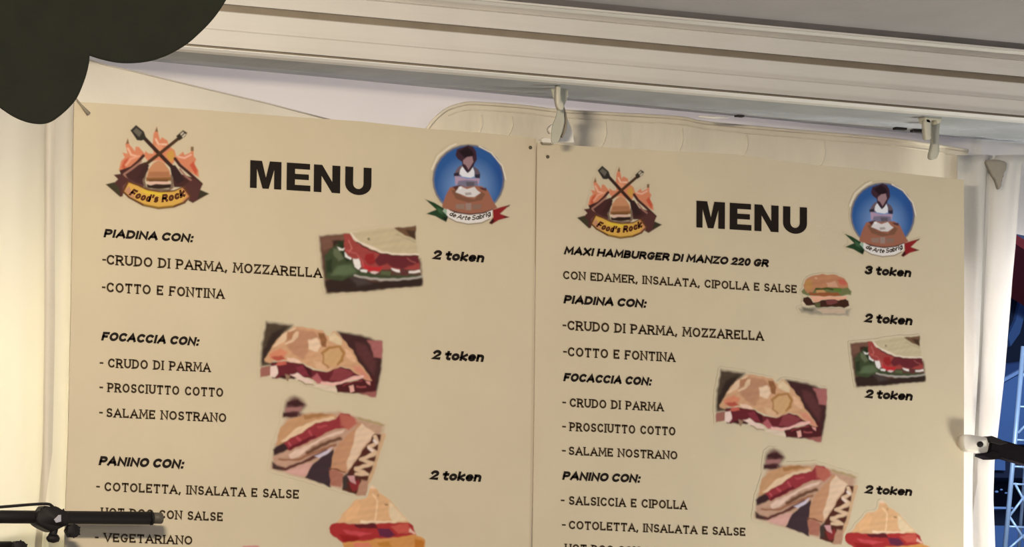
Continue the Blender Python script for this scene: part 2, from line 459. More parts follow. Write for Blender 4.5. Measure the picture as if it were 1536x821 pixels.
# ------------------------------------------------------------------ art of the printed pictures
PIADINA = [
    ((92, 62, 45), 37, [(115, 185), (400, 160), (390, 300), (700, 420), (1080, 400), (1095, 650), (620, 700), (180, 735), (140, 450)]),
    ((118, 80, 60), 30, [(125, 195), (380, 165), (340, 240), (230, 300), (150, 330)]),
    ((60, 35, 25), 30, [(240, 230), (330, 225), (330, 270), (250, 290)]),
    ((50, 33, 24), 30, [(170, 610), (400, 560), (620, 620), (1095, 590), (1090, 655), (600, 705), (200, 730)]),
    ((72, 58, 50), 40, [(400, 570), (520, 570), (620, 640), (480, 660)]),
    ((62, 70, 40), 24, [(170, 370), (240, 290), (330, 240), (400, 380), (480, 500), (720, 560), (1080, 555), (1085, 588), (700, 600), (450, 565), (330, 610), (180, 590)]),
    ((38, 48, 22), 20, [(290, 240), (350, 225), (360, 290), (430, 420), (380, 430), (330, 360)]),
    ((98, 104, 70), 26, [(250, 300), (300, 310), (350, 400), (300, 420), (255, 360)]),
    ((92, 105, 68), 40, [(290, 470), (420, 450), (470, 530), (380, 560), (230, 560)]),
    ((44, 52, 28), 30, [(180, 420), (240, 400), (240, 520), (185, 540)]),
    ((86, 96, 58), 14, [(700, 520), (800, 525), (790, 560), (700, 555)]),
    ((199, 180, 136), 26, [(425, 155), (800, 100), (1030, 220), (1060, 360), (820, 350), (560, 260), (440, 200)]),
    ((112, 80, 52), 14, [(825, 105), (1035, 92), (1028, 222), (960, 190), (880, 150)]),
    ((72, 50, 30), 20, [(930, 130), (1028, 130), (1026, 214), (980, 190)]),
    ('s', (178, 160, 120), 10, 12, [(850, 165), (930, 205), (1030, 245)]),
    ((120, 105, 75), 12, [(575, 205), (600, 200), (600, 222), (580, 222)]),
    ('s', (236, 214, 182), 16, 12, [(420, 155), (450, 205), (500, 250), (640, 305), (730, 340), (870, 355), (1060, 358)]),
    ((158, 66, 56), 8, [(345, 165), (410, 158), (440, 210), (480, 262), (560, 290), (640, 320), (700, 345), (760, 362), (850, 372), (1060, 372), (1075, 500), (960, 500), (900, 520), (800, 495), (720, 500), (680, 525), (600, 530), (520, 490), (440, 410), (370, 350), (350, 300), (360, 230)]),
    ((104, 36, 38), 18, [(700, 350), (850, 375), (1062, 375), (1070, 440), (980, 470), (900, 490), (820, 480), (760, 450), (690, 470), (640, 420)]),
    ((190, 44, 44), 16, [(520, 430), (600, 470), (720, 475), (690, 520), (600, 525), (545, 495)]),
    ((150, 36, 34), 16, [(560, 360), (630, 350), (650, 440), (600, 460), (550, 410)]),
    ('s', (84, 20, 20), 12, 8, [(470, 250), (600, 310), (690, 345), (850, 374), (1062, 374)]),
    ('s', (194, 108, 92), 12, 10, [(395, 230), (430, 300), (405, 340)]),
    ('s', (190, 92, 84), 12, 10, [(380, 320), (460, 350), (520, 420), (540, 470)]),
    ('s', (150, 76, 66), 14, 10, [(950, 400), (1030, 440)]),
    ((96, 50, 44), 12, [(890, 480), (950, 500), (960, 560), (900, 560)]),
    ((236, 226, 206), 8, [(440, 405), (490, 400), (520, 470), (490, 505), (450, 480), (438, 440)]),
    ((236, 226, 206), 8, [(360, 335), (385, 370), (430, 400), (420, 415), (362, 380)]),
    ((230, 222, 200), 8, [(290, 285), (330, 305), (358, 288), (345, 320), (305, 322)]),
    ((236, 226, 206), 8, [(500, 507), (575, 508), (570, 532), (515, 525)]),
    ((226, 196, 178), 8, [(596, 525), (682, 525), (650, 548), (612, 543)]),
    ((240, 226, 206), 8, [(800, 486), (880, 500), (888, 535), (845, 525), (810, 508)]),
    ((240, 222, 200), 8, [(968, 515), (1075, 505), (1078, 528), (1000, 542), (965, 538)]),
    ('s', (172, 162, 142), 20, 12, [(450, 560), (560, 582), (700, 598), (850, 600), (980, 590), (1090, 572)]),
]
FOCACCIA = [
    ((76, 60, 42), 37, [(165, 100), (395, 128), (300, 220), (190, 380), (210, 470), (115, 478), (125, 300)]),
    ((50, 34, 24), 34, [(210, 200), (330, 150), (200, 330), (140, 440), (130, 380)]),
    ((66, 34, 30), 30, [(770, 185), (980, 220), (1145, 270), (1145, 500), (1100, 720), (960, 620), (880, 380), (820, 270)]),
    ((92, 48, 44), 40, [(920, 270), (1010, 300), (1100, 440), (1080, 560), (1010, 470), (930, 350)]),
    ((168, 100, 90), 22, [(1020, 255), (1150, 262), (1150, 410), (1085, 400), (1050, 310)]),
    ((78, 24, 24), 16, [(750, 640), (1080, 560), (1095, 705), (1000, 715), (770, 700)]),
    ((60, 20, 20), 16, [(200, 440), (420, 470), (520, 540), (400, 590), (220, 580)]),
    ((158, 100, 82), 14, [(118, 488), (205, 476), (200, 560), (110, 572)]),
    ((158, 92, 80), 18, [(960, 705), (1100, 695), (1095, 740), (1040, 735)]),
    ((208, 158, 112), 12, [(150, 425), (200, 340), (250, 260), (330, 190), (410, 135), (520, 150), (640, 175), (690, 225), (740, 180), (770, 195), (830, 265), (900, 350), (950, 440), (1010, 520), (1065, 600), (1000, 590), (920, 540), (860, 495), (800, 482), (740, 515), (680, 525), (600, 505), (550, 490), (480, 455), (380, 460), (330, 425), (260, 430), (190, 450), (158, 440)]),
    ((186, 134, 96), 28, [(320, 190), (430, 165), (560, 180), (620, 240), (540, 300), (520, 360), (480, 420), (400, 380), (330, 300)]),
    ((226, 190, 146), 16, [(300, 210), (420, 140), (400, 190), (350, 240), (250, 310), (220, 320)]),
    ((176, 122, 82), 14, [(340, 190), (410, 175), (400, 230), (340, 250)]),
    ((222, 184, 140), 12, [(415, 185), (440, 180), (430, 240), (380, 280), (330, 300), (320, 280), (380, 250)]),
    ((212, 132, 94), 22, [(190, 375), (280, 330), (350, 360), (320, 400), (240, 400), (200, 420)]),
    ((180, 84, 62), 16, [(210, 400), (290, 385), (330, 420), (250, 440)]),
    ((234, 200, 158), 18, [(525, 260), (600, 240), (632, 300), (600, 360), (530, 340)]),
    ((146, 96, 56), 12, [(605, 195), (660, 200), (680, 260), (672, 320), (640, 310), (620, 250)]),
    ((224, 196, 148), 18, [(690, 215), (750, 195), (810, 260), (800, 300), (740, 280), (695, 260)]),
    ((206, 162, 106), 16, [(640, 370), (720, 330), (820, 350), (815, 430), (740, 490), (660, 460)]),
    ('s', (168, 118, 60), 22, 18, [(640, 370), (700, 320), (790, 310), (828, 370), (805, 430), (770, 460)]),
    ('s', (168, 122, 70), 14, 14, [(650, 380), (650, 450), (690, 490)]),
    ((218, 174, 128), 20, [(560, 430), (620, 440), (680, 500), (740, 490), (700, 525), (600, 505)]),
    ((226, 178, 132), 16, [(830, 330), (890, 360), (930, 440), (870, 430), (840, 390)]),
    ((208, 136, 104), 24, [(890, 480), (960, 480), (1060, 595), (990, 580)]),
    ((236, 196, 160), 10, [(345, 400), (440, 420), (470, 452), (380, 452), (340, 425)]),
    ((104, 32, 36), 8, [(205, 455), (330, 440), (480, 462), (560, 512), (680, 530), (800, 487), (860, 500), (925, 540), (960, 560), (880, 590), (800, 618), (700, 622), (600, 600), (540, 585), (420, 562), (300, 560), (250, 585), (215, 520)]),
    ((136, 58, 58), 14, [(700, 600), (740, 510), (800, 495), (910, 535), (860, 580), (800, 605)]),
    ((128, 44, 52), 12, [(410, 490), (480, 470), (530, 560), (460, 552)]),
    ((72, 18, 22), 12, [(480, 470), (540, 510), (560, 570), (530, 560)]),
    ((176, 92, 90), 14, [(548, 575), (600, 540), (640, 600), (690, 615), (600, 630)]),
    ((196, 96, 74), 12, [(260, 440), (330, 435), (340, 465), (250, 470)]),
    ('s', (232, 178, 156), 24, 10, [(640, 622), (720, 636), (800, 622), (880, 582), (980, 568)]),
    ('s', (150, 58, 56), 8, 8, [(820, 645), (900, 612), (980, 600)]),
    ((236, 204, 180), 10, [(205, 478), (255, 470), (262, 540), (240, 572), (200, 568)]),
    ((150, 118, 88), 10, [(325, 545), (370, 560), (355, 608), (335, 590)]),
    ((232, 200, 174), 12, [(370, 550), (430, 535), (520, 590), (570, 615), (540, 625), (440, 595)]),
    ('s', (140, 112, 80), 9, 8, [(440, 600), (500, 628), (570, 640)]),
    ((222, 196, 164), 12, [(560, 640), (620, 635), (760, 670), (765, 695), (690, 680)]),
    ((226, 168, 144), 8, [(862, 650), (905, 640), (918, 690), (880, 702)]),
    ((220, 150, 132), 8, [(1005, 600), (1048, 605), (1050, 645), (1020, 630)]),
    ('s', (150, 70, 66), 14, 8, [(940, 655), (1010, 660)]),
]
HOTDOG = [
    ((190, 150, 116), 44, [(230, 200), (400, 185), (590, 175), (760, 225), (895, 262), (850, 450), (800, 590), (760, 740), (600, 700), (350, 630), (120, 560), (150, 400)]),
    ((92, 52, 46), 44, [(225, 95), (280, 68), (340, 95), (360, 130), (325, 170), (330, 205), (205, 208), (215, 150)]),
    ((62, 28, 26), 18, [(230, 105), (300, 90), (350, 120), (290, 135), (230, 125)]),
    ((158, 108, 96), 14, [(218, 145), (330, 140), (330, 170), (215, 178)]),
    ((66, 30, 28), 12, [(205, 182), (300, 185), (300, 206), (205, 208)]),
    ((196, 146, 98), 12, [(155, 400), (180, 290), (250, 220), (400, 185), (540, 195), (580, 215), (440, 260), (310, 330), (215, 400)]),
    ((166, 116, 66), 14, [(340, 200), (460, 188), (540, 198), (440, 212), (350, 225)]),
    ((228, 192, 146), 12, [(190, 375), (290, 290), (430, 225), (550, 210), (560, 228), (430, 262), (320, 325), (215, 385)]),
    ((148, 48, 50), 8, [(205, 380), (260, 350), (330, 315), (430, 250), (560, 222), (600, 180), (660, 190), (700, 245), (640, 285), (560, 292), (460, 335), (370, 390), (250, 440), (215, 425)]),
    ('s', (186, 82, 84), 14, 12, [(240, 385), (250, 400)]), ('s', (186, 78, 78), 14, 14, [(300, 350), (320, 370)]),
    ('s', (178, 72, 74), 16, 14, [(380, 310), (400, 330)]), ('s', (178, 70, 70), 14, 14, [(440, 280), (500, 270)]),
    ((104, 26, 30), 12, [(240, 420), (330, 370), (420, 330), (430, 345), (340, 395), (250, 438)]),
    ((182, 98, 76), 26, [(590, 185), (680, 205), (715, 250), (650, 300), (600, 270)]),
    ((56, 30, 30), 16, [(130, 430), (205, 385), (240, 430), (170, 465), (140, 470)]),
    ((190, 148, 116), 12, [(130, 480), (250, 445), (400, 370), (500, 320), (640, 290), (650, 340), (500, 420), (380, 500), (240, 555), (150, 550)]),
    ((226, 190, 158), 12, [(240, 470), (280, 440), (400, 390), (470, 345), (620, 297), (610, 320), (500, 350), (400, 410), (310, 480), (260, 500)]),
    ('s', (104, 66, 42), 26, 20, [(370, 455), (440, 415), (530, 375), (590, 355)]),
    ('s', (150, 98, 66), 16, 14, [(180, 500), (300, 500), (400, 460), (560, 400)]),
    ('s', (92, 46, 36), 22, 14, [(140, 555), (220, 565), (330, 525), (420, 480), (500, 440)]),
    ((70, 45, 38), 18, [(125, 520), (180, 545), (200, 575), (130, 560)]),
    ((212, 160, 138), 16, [(210, 580), (330, 540), (405, 520), (405, 550), (350, 615), (270, 600)]),
    ((206, 190, 190), 10, [(415, 480), (545, 415), (500, 470), (450, 490)]),
    ((62, 42, 44), 10, [(350, 625), (400, 540), (470, 480), (550, 430), (530, 600), (530, 690), (440, 660)]),
    ((194, 140, 98), 10, [(545, 460), (600, 370), (690, 295), (720, 245), (835, 320), (760, 420), (690, 520), (640, 590), (530, 575)]),
    ((226, 192, 152), 14, [(700, 300), (740, 255), (832, 320), (770, 395), (700, 500), (645, 575), (640, 520), (680, 400)]),
    ((170, 108, 82), 12, [(520, 575), (570, 570), (618, 600), (600, 690), (530, 680)]),
    ('s', (120, 66, 44), 9, 8, [(525, 560), (570, 568), (630, 588)]),
    ((82, 36, 22), 10, [(825, 325), (870, 325), (895, 330), (830, 560), (760, 700), (700, 742), (610, 710), (622, 640), (660, 565), (760, 425)]),
    ((64, 48, 40), 16, [(610, 620), (650, 590), (640, 700), (610, 700)]),
    ('s', (216, 180, 138), 26, 10, [(832, 345), (850, 385), (790, 415), (835, 455), (735, 500), (815, 530), (700, 565), (780, 600), (700, 600)]),
    ('s', (236, 214, 190), 20, 14, [(825, 370), (840, 385)]), ('s', (234, 204, 176), 22, 12, [(790, 425), (810, 440)]),
    ('s', (206, 166, 120), 24, 12, [(892, 330), (860, 440), (825, 560), (790, 650), (745, 735)]),
    ((134, 40, 38), 12, [(650, 660), (720, 640), (740, 690), (680, 720)]),
    ((204, 148, 138), 8, [(640, 615), (690, 612), (700, 670), (660, 650)]),
    ((178, 132, 100), 12, [(740, 640), (790, 650), (770, 750), (700, 745)]),
    ('s', (168, 146, 92), 12, 16, [(720, 220), (800, 240), (890, 265)]),
]
SANDWICH = [
    ((220, 170, 116), 23, [(655, 125), (700, 105), (760, 170), (860, 235), (1000, 395), (1070, 485), (960, 495), (720, 480), (600, 495), (400, 490), (310, 490), (380, 390), (520, 240), (600, 235), (640, 200)]),
    ((232, 178, 120), 30, [(400, 400), (520, 260), (560, 300), (520, 440), (420, 470)]),
    ((228, 200, 152), 30, [(860, 260), (960, 360), (1050, 465), (900, 480), (860, 400)]),
    ('s', (238, 196, 142), 22, 16, [(690, 190), (740, 260), (735, 330), (715, 470)]),
    ((236, 200, 158), 14, [(650, 125), (690, 95), (715, 125), (670, 135)]),
    ((180, 140, 90), 10, [(735, 180), (765, 185), (755, 215), (738, 205)]),
    ((150, 118, 76), 10, [(815, 290), (845, 290), (845, 312), (820, 312)]),
    ((240, 206, 160), 12, [(560, 465), (720, 470), (940, 475), (930, 495), (560, 495)]),
    ((168, 44, 40), 14, [(230, 540), (260, 500), (320, 482), (500, 495), (720, 492), (940, 490), (1070, 485), (1110, 520), (1150, 610), (1060, 645), (900, 650), (740, 665), (560, 690), (380, 700), (290, 640), (240, 590)]),
    ((92, 22, 28), 16, [(490, 500), (720, 490), (745, 540), (560, 545), (500, 525)]),
    ((98, 34, 56), 22, [(740, 545), (860, 540), (930, 620), (860, 645), (760, 630)]),
    ((198, 70, 70), 20, [(380, 560), (520, 575), (690, 600), (560, 625), (420, 600)]),
    ((148, 26, 22), 22, [(330, 610), (430, 620), (560, 640), (540, 680), (400, 695)]),
    ((196, 84, 66), 20, [(880, 520), (1060, 495), (1090, 590), (960, 605)]),
    ((230, 180, 150), 14, [(1080, 540), (1150, 600), (1120, 610), (1070, 580)]),
    ((208, 142, 72), 16, [(370, 700), (480, 680), (620, 675), (740, 655), (900, 650), (1140, 610), (1240, 660), (1230, 800), (1160, 900), (500, 900), (400, 760)]),
    ((190, 124, 44), 20, [(730, 690), (860, 680), (900, 740), (760, 740)]),
    ((188, 112, 36), 24, [(1140, 650), (1236, 690), (1210, 800), (1130, 740)]),
    ((218, 120, 90), 20, [(480, 700), (640, 690), (680, 740), (500, 740)]),
]
BURGER = [
    ((158, 146, 118), 44, [(160, 620), (400, 600), (870, 630), (840, 720), (400, 710), (200, 680)]),
    ((118, 108, 84), 30, [(200, 600), (380, 630), (360, 665), (230, 655)]),
    ((200, 172, 138), 20, [(400, 625), (560, 620), (820, 630), (800, 690), (490, 690)]),
    ((112, 114, 66), 16, [(190, 380), (230, 345), (400, 330), (740, 330), (840, 330), (885, 395), (870, 430), (700, 445), (500, 440), (300, 445), (210, 420)]),
    ((186, 126, 84), 12, [(225, 310), (245, 235), (330, 170), (480, 155), (680, 165), (790, 210), (845, 275), (845, 330), (780, 350), (600, 338), (400, 345), (340, 400), (290, 410), (250, 370)]),
    ((186, 134, 74), 26, [(240, 260), (320, 210), (360, 300), (320, 380), (270, 360)]),
    ((196, 98, 74), 24, [(690, 215), (790, 225), (835, 280), (800, 310), (720, 280)]),
    ((206, 154, 116), 24, [(540, 270), (660, 240), (700, 330), (560, 330)]),
    ((208, 160, 116), 12, [(375, 190), (420, 190), (415, 220), (380, 215)]),
    ((64, 74, 22), 12, [(390, 350), (520, 340), (740, 345), (740, 375), (520, 370), (390, 380)]),
    ((150, 86, 44), 14, [(310, 395), (400, 400), (480, 390), (700, 410), (760, 440), (480, 455), (320, 440)]),
    ((198, 146, 90), 12, [(400, 372), (500, 368), (540, 395), (420, 405)]),
    ((92, 122, 44), 12, [(640, 352), (735, 350), (740, 400), (660, 390)]),
    ((230, 168, 130), 12, [(310, 450), (480, 455), (830, 450), (800, 510), (700, 515), (600, 495), (480, 505), (400, 545), (340, 495)]),
    ((62, 32, 16), 10, [(225, 475), (290, 455), (370, 540), (440, 525), (480, 510), (560, 500), (650, 500), (700, 520), (800, 485), (850, 520), (850, 590), (780, 620), (700, 600), (560, 605), (400, 605), (380, 580), (270, 580), (215, 515)]),
    ((120, 62, 54), 14, [(530, 515), (650, 490), (690, 540), (610, 580), (550, 565)]),
    ((92, 90, 52), 12, [(390, 545), (450, 540), (450, 600), (400, 605)]),
    ((226, 200, 160), 8, [(215, 520), (250, 560), (230, 575), (205, 545)]),
]
FLAME = [
    ((212, 130, 88), 12, [(195, 440), (212, 370), (240, 340), (222, 302), (262, 312), (245, 240), (264, 195), (276, 238), (320, 292), (324, 258), (348, 258), (385, 300), (400, 320), (330, 400), (240, 445)]),
    ((212, 130, 88), 12, [(388, 330), (400, 290), (425, 310), (462, 312), (455, 240), (462, 160), (488, 104), (498, 150), (512, 205), (528, 185), (570, 210), (578, 250), (625, 285), (640, 340), (600, 410), (500, 360), (430, 380)]),
    ((212, 130, 88), 12, [(620, 340), (650, 330), (690, 295), (702, 322), (750, 300), (748, 262), (770, 258), (772, 330), (792, 355), (775, 392), (808, 440), (812, 495), (740, 450), (660, 380)]),
    ((196, 88, 54), 16, [(215, 420), (235, 365), (270, 340), (260, 400), (240, 430)]), ((198, 86, 56), 16, [(740, 400), (770, 370), (800, 440), (790, 480)]),
    ((122, 100, 66), 8, [(250, 238), (264, 192), (274, 232)]), ((122, 100, 66), 8, [(474, 140), (488, 103), (497, 145)]), ((122, 100, 66), 8, [(749, 290), (750, 258), (771, 258), (771, 290)]),
    ('s', (236, 180, 140), 14, 12, [(265, 270), (290, 320), (330, 330)]), ('s', (238, 190, 150), 14, 12, [(480, 200), (500, 240), (560, 240)]),
    ('s', (236, 182, 148), 12, 12, [(655, 335), (700, 345), (750, 320)]), ('s', (230, 160, 120), 16, 14, [(250, 400), (290, 350), (350, 330)]),
    ((206, 152, 66), 20, [(570, 300), (610, 280), (625, 340), (600, 380), (560, 330)]), ((224, 150, 104), 20, [(470, 250), (520, 240), (540, 280), (500, 300)]),
    ((70, 36, 30), 8, [(200, 440), (250, 425), (330, 400), (400, 375), (425, 430), (380, 520), (400, 570), (300, 540), (220, 500)]),
    ((70, 36, 30), 8, [(590, 400), (630, 400), (680, 470), (780, 500), (830, 550), (700, 570), (620, 570), (600, 470)]),
    ('s', (70, 34, 26), 24, 8, [(384, 328), (345, 372), (290, 420), (215, 448)]), ('s', (70, 34, 26), 24, 8, [(628, 350), (665, 400), (730, 455), (830, 545)]),
    ('s', (166, 116, 92), 14, 12, [(368, 372), (300, 425), (235, 470), (260, 510)]), ('s', (160, 108, 88), 14, 12, [(665, 430), (710, 485), (770, 530)]),
    ('s', (96, 60, 56), 16, 12, [(240, 500), (330, 545), (380, 560)]),
    ((198, 136, 90), 10, [(408, 495), (425, 430), (460, 385), (500, 362), (545, 385), (585, 440), (598, 495)]),
    ((170, 112, 70), 20, [(430, 450), (580, 450), (590, 492), (415, 492)]),
    ((140, 92, 48), 8, [(405, 495), (600, 492), (600, 522), (405, 524)]), ((112, 72, 32), 8, [(420, 510), (580, 510), (570, 528), (430, 528)]),
    ((222, 180, 150), 8, [(412, 530), (470, 525), (580, 528), (590, 545), (500, 552), (425, 550)]),
    ((46, 26, 14), 8, [(408, 545), (440, 555), (480, 545), (540, 548), (598, 545), (600, 575), (500, 585), (415, 575)]),
    ('s', (122, 98, 76), 18, 8, [(400, 465), (388, 520), (400, 570), (440, 590), (580, 592), (608, 570), (602, 480)]),
    ('s', (58, 32, 22), 30, 6, [(385, 185), (500, 305), (625, 435)]), ('s', (74, 46, 24), 26, 6, [(660, 190), (510, 310), (395, 400)]),
    ((52, 28, 24), 8, [(585, 395), (630, 405), (700, 520), (640, 545), (600, 470)]), ((62, 32, 26), 8, [(400, 385), (430, 400), (390, 500), (330, 510)]),
    ((48, 42, 32), 6, [(284, 132), (328, 90), (388, 140), (408, 195), (370, 212), (335, 208)]),
    ((104, 96, 78), 10, [(305, 138), (330, 112), (374, 148), (352, 184)]),
    ((56, 44, 28), 6, [(636, 176), (690, 130), (722, 150), (706, 180), (660, 212)]), ((206, 190, 156), 5, [(668, 160), (690, 142), (697, 150), (675, 172)]), ((206, 190, 156), 5, [(680, 178), (704, 156), (712, 164), (690, 190)]),
    ((80, 42, 34), 8, [(95, 548), (165, 530), (188, 508), (155, 474), (210, 466), (300, 530), (235, 600), (225, 640), (205, 645)]),
    ((62, 54, 30), 10, [(95, 548), (160, 532), (200, 575), (205, 640)]), ((110, 66, 60), 10, [(225, 560), (260, 530), (250, 590), (225, 600)]),
    ((84, 46, 38), 8, [(890, 620), (822, 592), (838, 552), (780, 500), (690, 560), (740, 650), (728, 672), (765, 692)]),
    ((56, 48, 28), 10, [(890, 620), (824, 590), (800, 660)]),
    ((98, 56, 24), 8, [(262, 520), (340, 545), (420, 585), (520, 600), (620, 592), (700, 560), (752, 640), (705, 695), (620, 728), (500, 740), (380, 715), (270, 655), (218, 605)]),
    ((216, 166, 72), 8, [(272, 535), (340, 560), (420, 597), (520, 612), (620, 604), (686, 575), (735, 640), (690, 682), (610, 712), (500, 722), (390, 700), (285, 645), (238, 602)]),
    ((224, 186, 52), 20, [(380, 590), (500, 612), (560, 612), (540, 640), (430, 630), (360, 600)]), ((196, 136, 96), 12, [(240, 598), (275, 560), (300, 620), (330, 660), (285, 642)]),
    ('s', (196, 124, 90), 10, 8, [(682, 580), (728, 640), (690, 676)]), ('s', (140, 104, 34), 12, 8, [(390, 706), (500, 728), (612, 716)]),
]
BAKER = [
    ((122, 116, 112), 12, ell(452, 382, 298, 292)), ((44, 88, 140), 14, ell(452, 382, 282, 278)),
    ('r', (140, 170, 200), 0, (450, 440, 230, 230), .8), ('r', (30, 50, 120), 0, (720, 300, 80, 200), .3),
    (PAPER_SEEN, 6, [(140, 600), (240, 640), (450, 680), (660, 640), (760, 600), (760, 700), (140, 700)]),
    ('s', (236, 222, 190), 9, 6, [(150, 300), (200, 190), (300, 110), (350, 88)]), ('s', (236, 222, 190), 9, 6, [(540, 108), (640, 160), (730, 270), (758, 380)]),
    ((158, 100, 72), 10, [(235, 595), (270, 500), (300, 445), (390, 425), (560, 435), (612, 470), (660, 570), (690, 612), (600, 655), (460, 668), (320, 650), (240, 612)]),
    ((128, 84, 58), 12, [(310, 470), (360, 460), (400, 520), (500, 545), (560, 480), (590, 500), (560, 550), (450, 570), (350, 540)]),
    ((88, 46, 36), 10, [(320, 440), (380, 425), (400, 440), (350, 470)]), ((88, 50, 44), 10, [(540, 445), (600, 450), (600, 475), (560, 465)]),
    ((150, 120, 98), 14, [(345, 585), (420, 580), (420, 625), (350, 620)]), ((156, 130, 112), 10, [(428, 575), (475, 575), (475, 632), (430, 632)]), ((140, 108, 88), 14, [(485, 585), (560, 585), (555, 620), (485, 625)]),
    ('s', (76, 46, 38), 14, 10, [(330, 645), (400, 662), (470, 668), (560, 660), (640, 640)]),
    ((112, 90, 92), 8, [(388, 262), (420, 280), (400, 350), (335, 358), (340, 320), (362, 285)]), ((100, 84, 88), 8, [(490, 268), (530, 295), (548, 330), (545, 372), (505, 362), (500, 310)]),
    ((44, 38, 50), 8, [(330, 330), (372, 322), (375, 348), (332, 356)]), ((44, 40, 52), 8, [(502, 340), (548, 335), (545, 372), (508, 368)]),
    ((180, 150, 162), 10, [(340, 352), (380, 358), (440, 375), (510, 370), (545, 372), (535, 420), (460, 400), (345, 425)]),
    ((124, 116, 128), 10, [(370, 392), (440, 385), (525, 392), (530, 430), (430, 442), (360, 420)]), ((96, 88, 92), 8, [(430, 400), (500, 402), (500, 432), (440, 438)]),
    ((232, 228, 230), 6, [(384, 300), (404, 270), (420, 300), (442, 326), (470, 300), (484, 276), (500, 315), (500, 355), (470, 366), (400, 356), (378, 335)]),
    ((222, 212, 196), 8, [(345, 485), (372, 445), (395, 440), (440, 460), (500, 440), (525, 470), (552, 490), (500, 525), (440, 522), (400, 505)]),
    ((238, 232, 222), 6, [(372, 440), (395, 436), (398, 458), (376, 462)]), ((170, 156, 142), 10, [(420, 490), (470, 485), (480, 505), (430, 512)]),
    ((62, 36, 44), 8, [(345, 178), (358, 132), (415, 112), (450, 98), (490, 112), (515, 150), (522, 215), (490, 270), (462, 315), (436, 312), (402, 275), (398, 235), (362, 210)]),
    ((34, 16, 22), 14, [(370, 150), (440, 112), (480, 140), (500, 180), (420, 200)]),
    ((160, 124, 120), 7, [(408, 222), (440, 196), (482, 190), (492, 235), (468, 275), (452, 300), (430, 262), (408, 250)]),
    ('s', (54, 28, 32), 10, 6, [(405, 262), (428, 300), (446, 322), (468, 300), (492, 262)]),
    ((152, 178, 146), 8, [(238, 620), (300, 635), (285, 680), (255, 672)]),
    ((230, 220, 200), 7, [(275, 622), (340, 655), (460, 672), (580, 660), (652, 628), (640, 692), (560, 730), (450, 742), (350, 722), (272, 684)]),
    ('s', (116, 100, 82), 7, 6, [(290, 695), (350, 728), (450, 748), (560, 738), (625, 706)]), ('s', (84, 52, 44), 7, 5, [(300, 632), (380, 656), (470, 668), (580, 655), (650, 626)]),
    ((34, 62, 30), 7, [(95, 542), (170, 570), (252, 618), (240, 640), (285, 685), (268, 730), (225, 708), (180, 682), (105, 662), (150, 642), (188, 628)]),
    ((60, 92, 56), 10, [(190, 605), (235, 630), (245, 670), (205, 650)]), ((18, 28, 12), 10, [(235, 690), (285, 690), (268, 728)]),
    ((142, 30, 30), 7, [(795, 588), (720, 606), (650, 630), (655, 690), (620, 742), (645, 748), (700, 715), (790, 690), (712, 662)]),
    ((62, 18, 18), 10, [(650, 700), (668, 720), (642, 750), (622, 735)]), ((90, 56, 40), 8, [(750, 602), (796, 586), (782, 606)]), ((60, 34, 26), 8, [(745, 682), (790, 690), (750, 698)]),
]

# ------------------------------------------------------------------ setting
def plane_obj(name, pts, m, kind='structure', parent=None):
    bm = bmesh.new(); bm.faces.new([bm.verts.new(p) for p in pts]); o = obj(name, bm, m, parent)
    if kind: o['kind'] = kind
    return o


YW, YB = .12, -.15          # tent wall, front of the header beam
ZL, ZR = P(340, 101, YW), P(1382, 200, YW)
ZT = max(ZL.z, ZR.z)     # where the soffit meets the wall
def zt(x): return ZL.z+(ZR.z-ZL.z)*(x-ZL.x)/(ZR.x-ZL.x)

xl, xr = P(-260, 400, YW).x, P(1475, 300, YW).x


def folds(u, z, ph, a):
    return a*(math.sin(u*38+ph+z*2.1)+.5*math.sin(u*71+z*3+ph*2))


def wallf(u, v):
    x = xl+(xr-xl)*u; z = ZT+.04-(ZT+.04-.05)*v
    return (x, YW+folds(x*.25, z, 1.0, .004)+.002*math.sin(z*23+x*9), z)


wb = sheet('wall_back', wallf, 90, 90, M['pvc']); wb['kind'] = 'structure'
# upper band of the wall running on past the opening on the right
zb = P(1530, 352, YW).z
wu = sheet('wall_upper', lambda u, v: (xr-.02+.5*u, YW+.004+.003*math.sin(u*19), ZT+.04-(ZT+.04-zb)*v+.004*math.sin(u*17)*v), 20, 10, M['pvc']); wu['kind'] = 'structure'
plane_obj('floor', [(-9, -9, 0), (9, -9, 0), (9, 9, 0), (-9, 9, 0)], M['ground'])

# header beam -------------------------------------------------------
XB0, XB1 = -1.7, 1.75
hb = thing('header_beam', (0, YB, P(1060, 100, YB).z), 'long white ribbed aluminium beam running above both menu boards', 'beam')


def rows(r, dy): return (YB+dy, P(1060, r, YB+dy).z)


def profile(name, pr, m, parent, back=.0, x0=XB0, x1=XB1):
    """extrude front outline (y,z) along x and close it at the back"""
    bm = bmesh.new(); pts = [rows(*p) for p in pr]; pts += [(YB+back, pts[-1][1]), (YB+back, pts[0][1])]
    a = [bm.verts.new((x0, y, z)) for y, z in pts]; b = [bm.verts.new((x1, y, z)) for y, z in pts]
    n = len(pts); bm.faces.new(a); bm.faces.new(b[::-1])
    for i in range(n): bm.faces.new((a[i], a[(i+1) % n], b[(i+1) % n], b[i]))
    return obj(name, bm, m, parent)


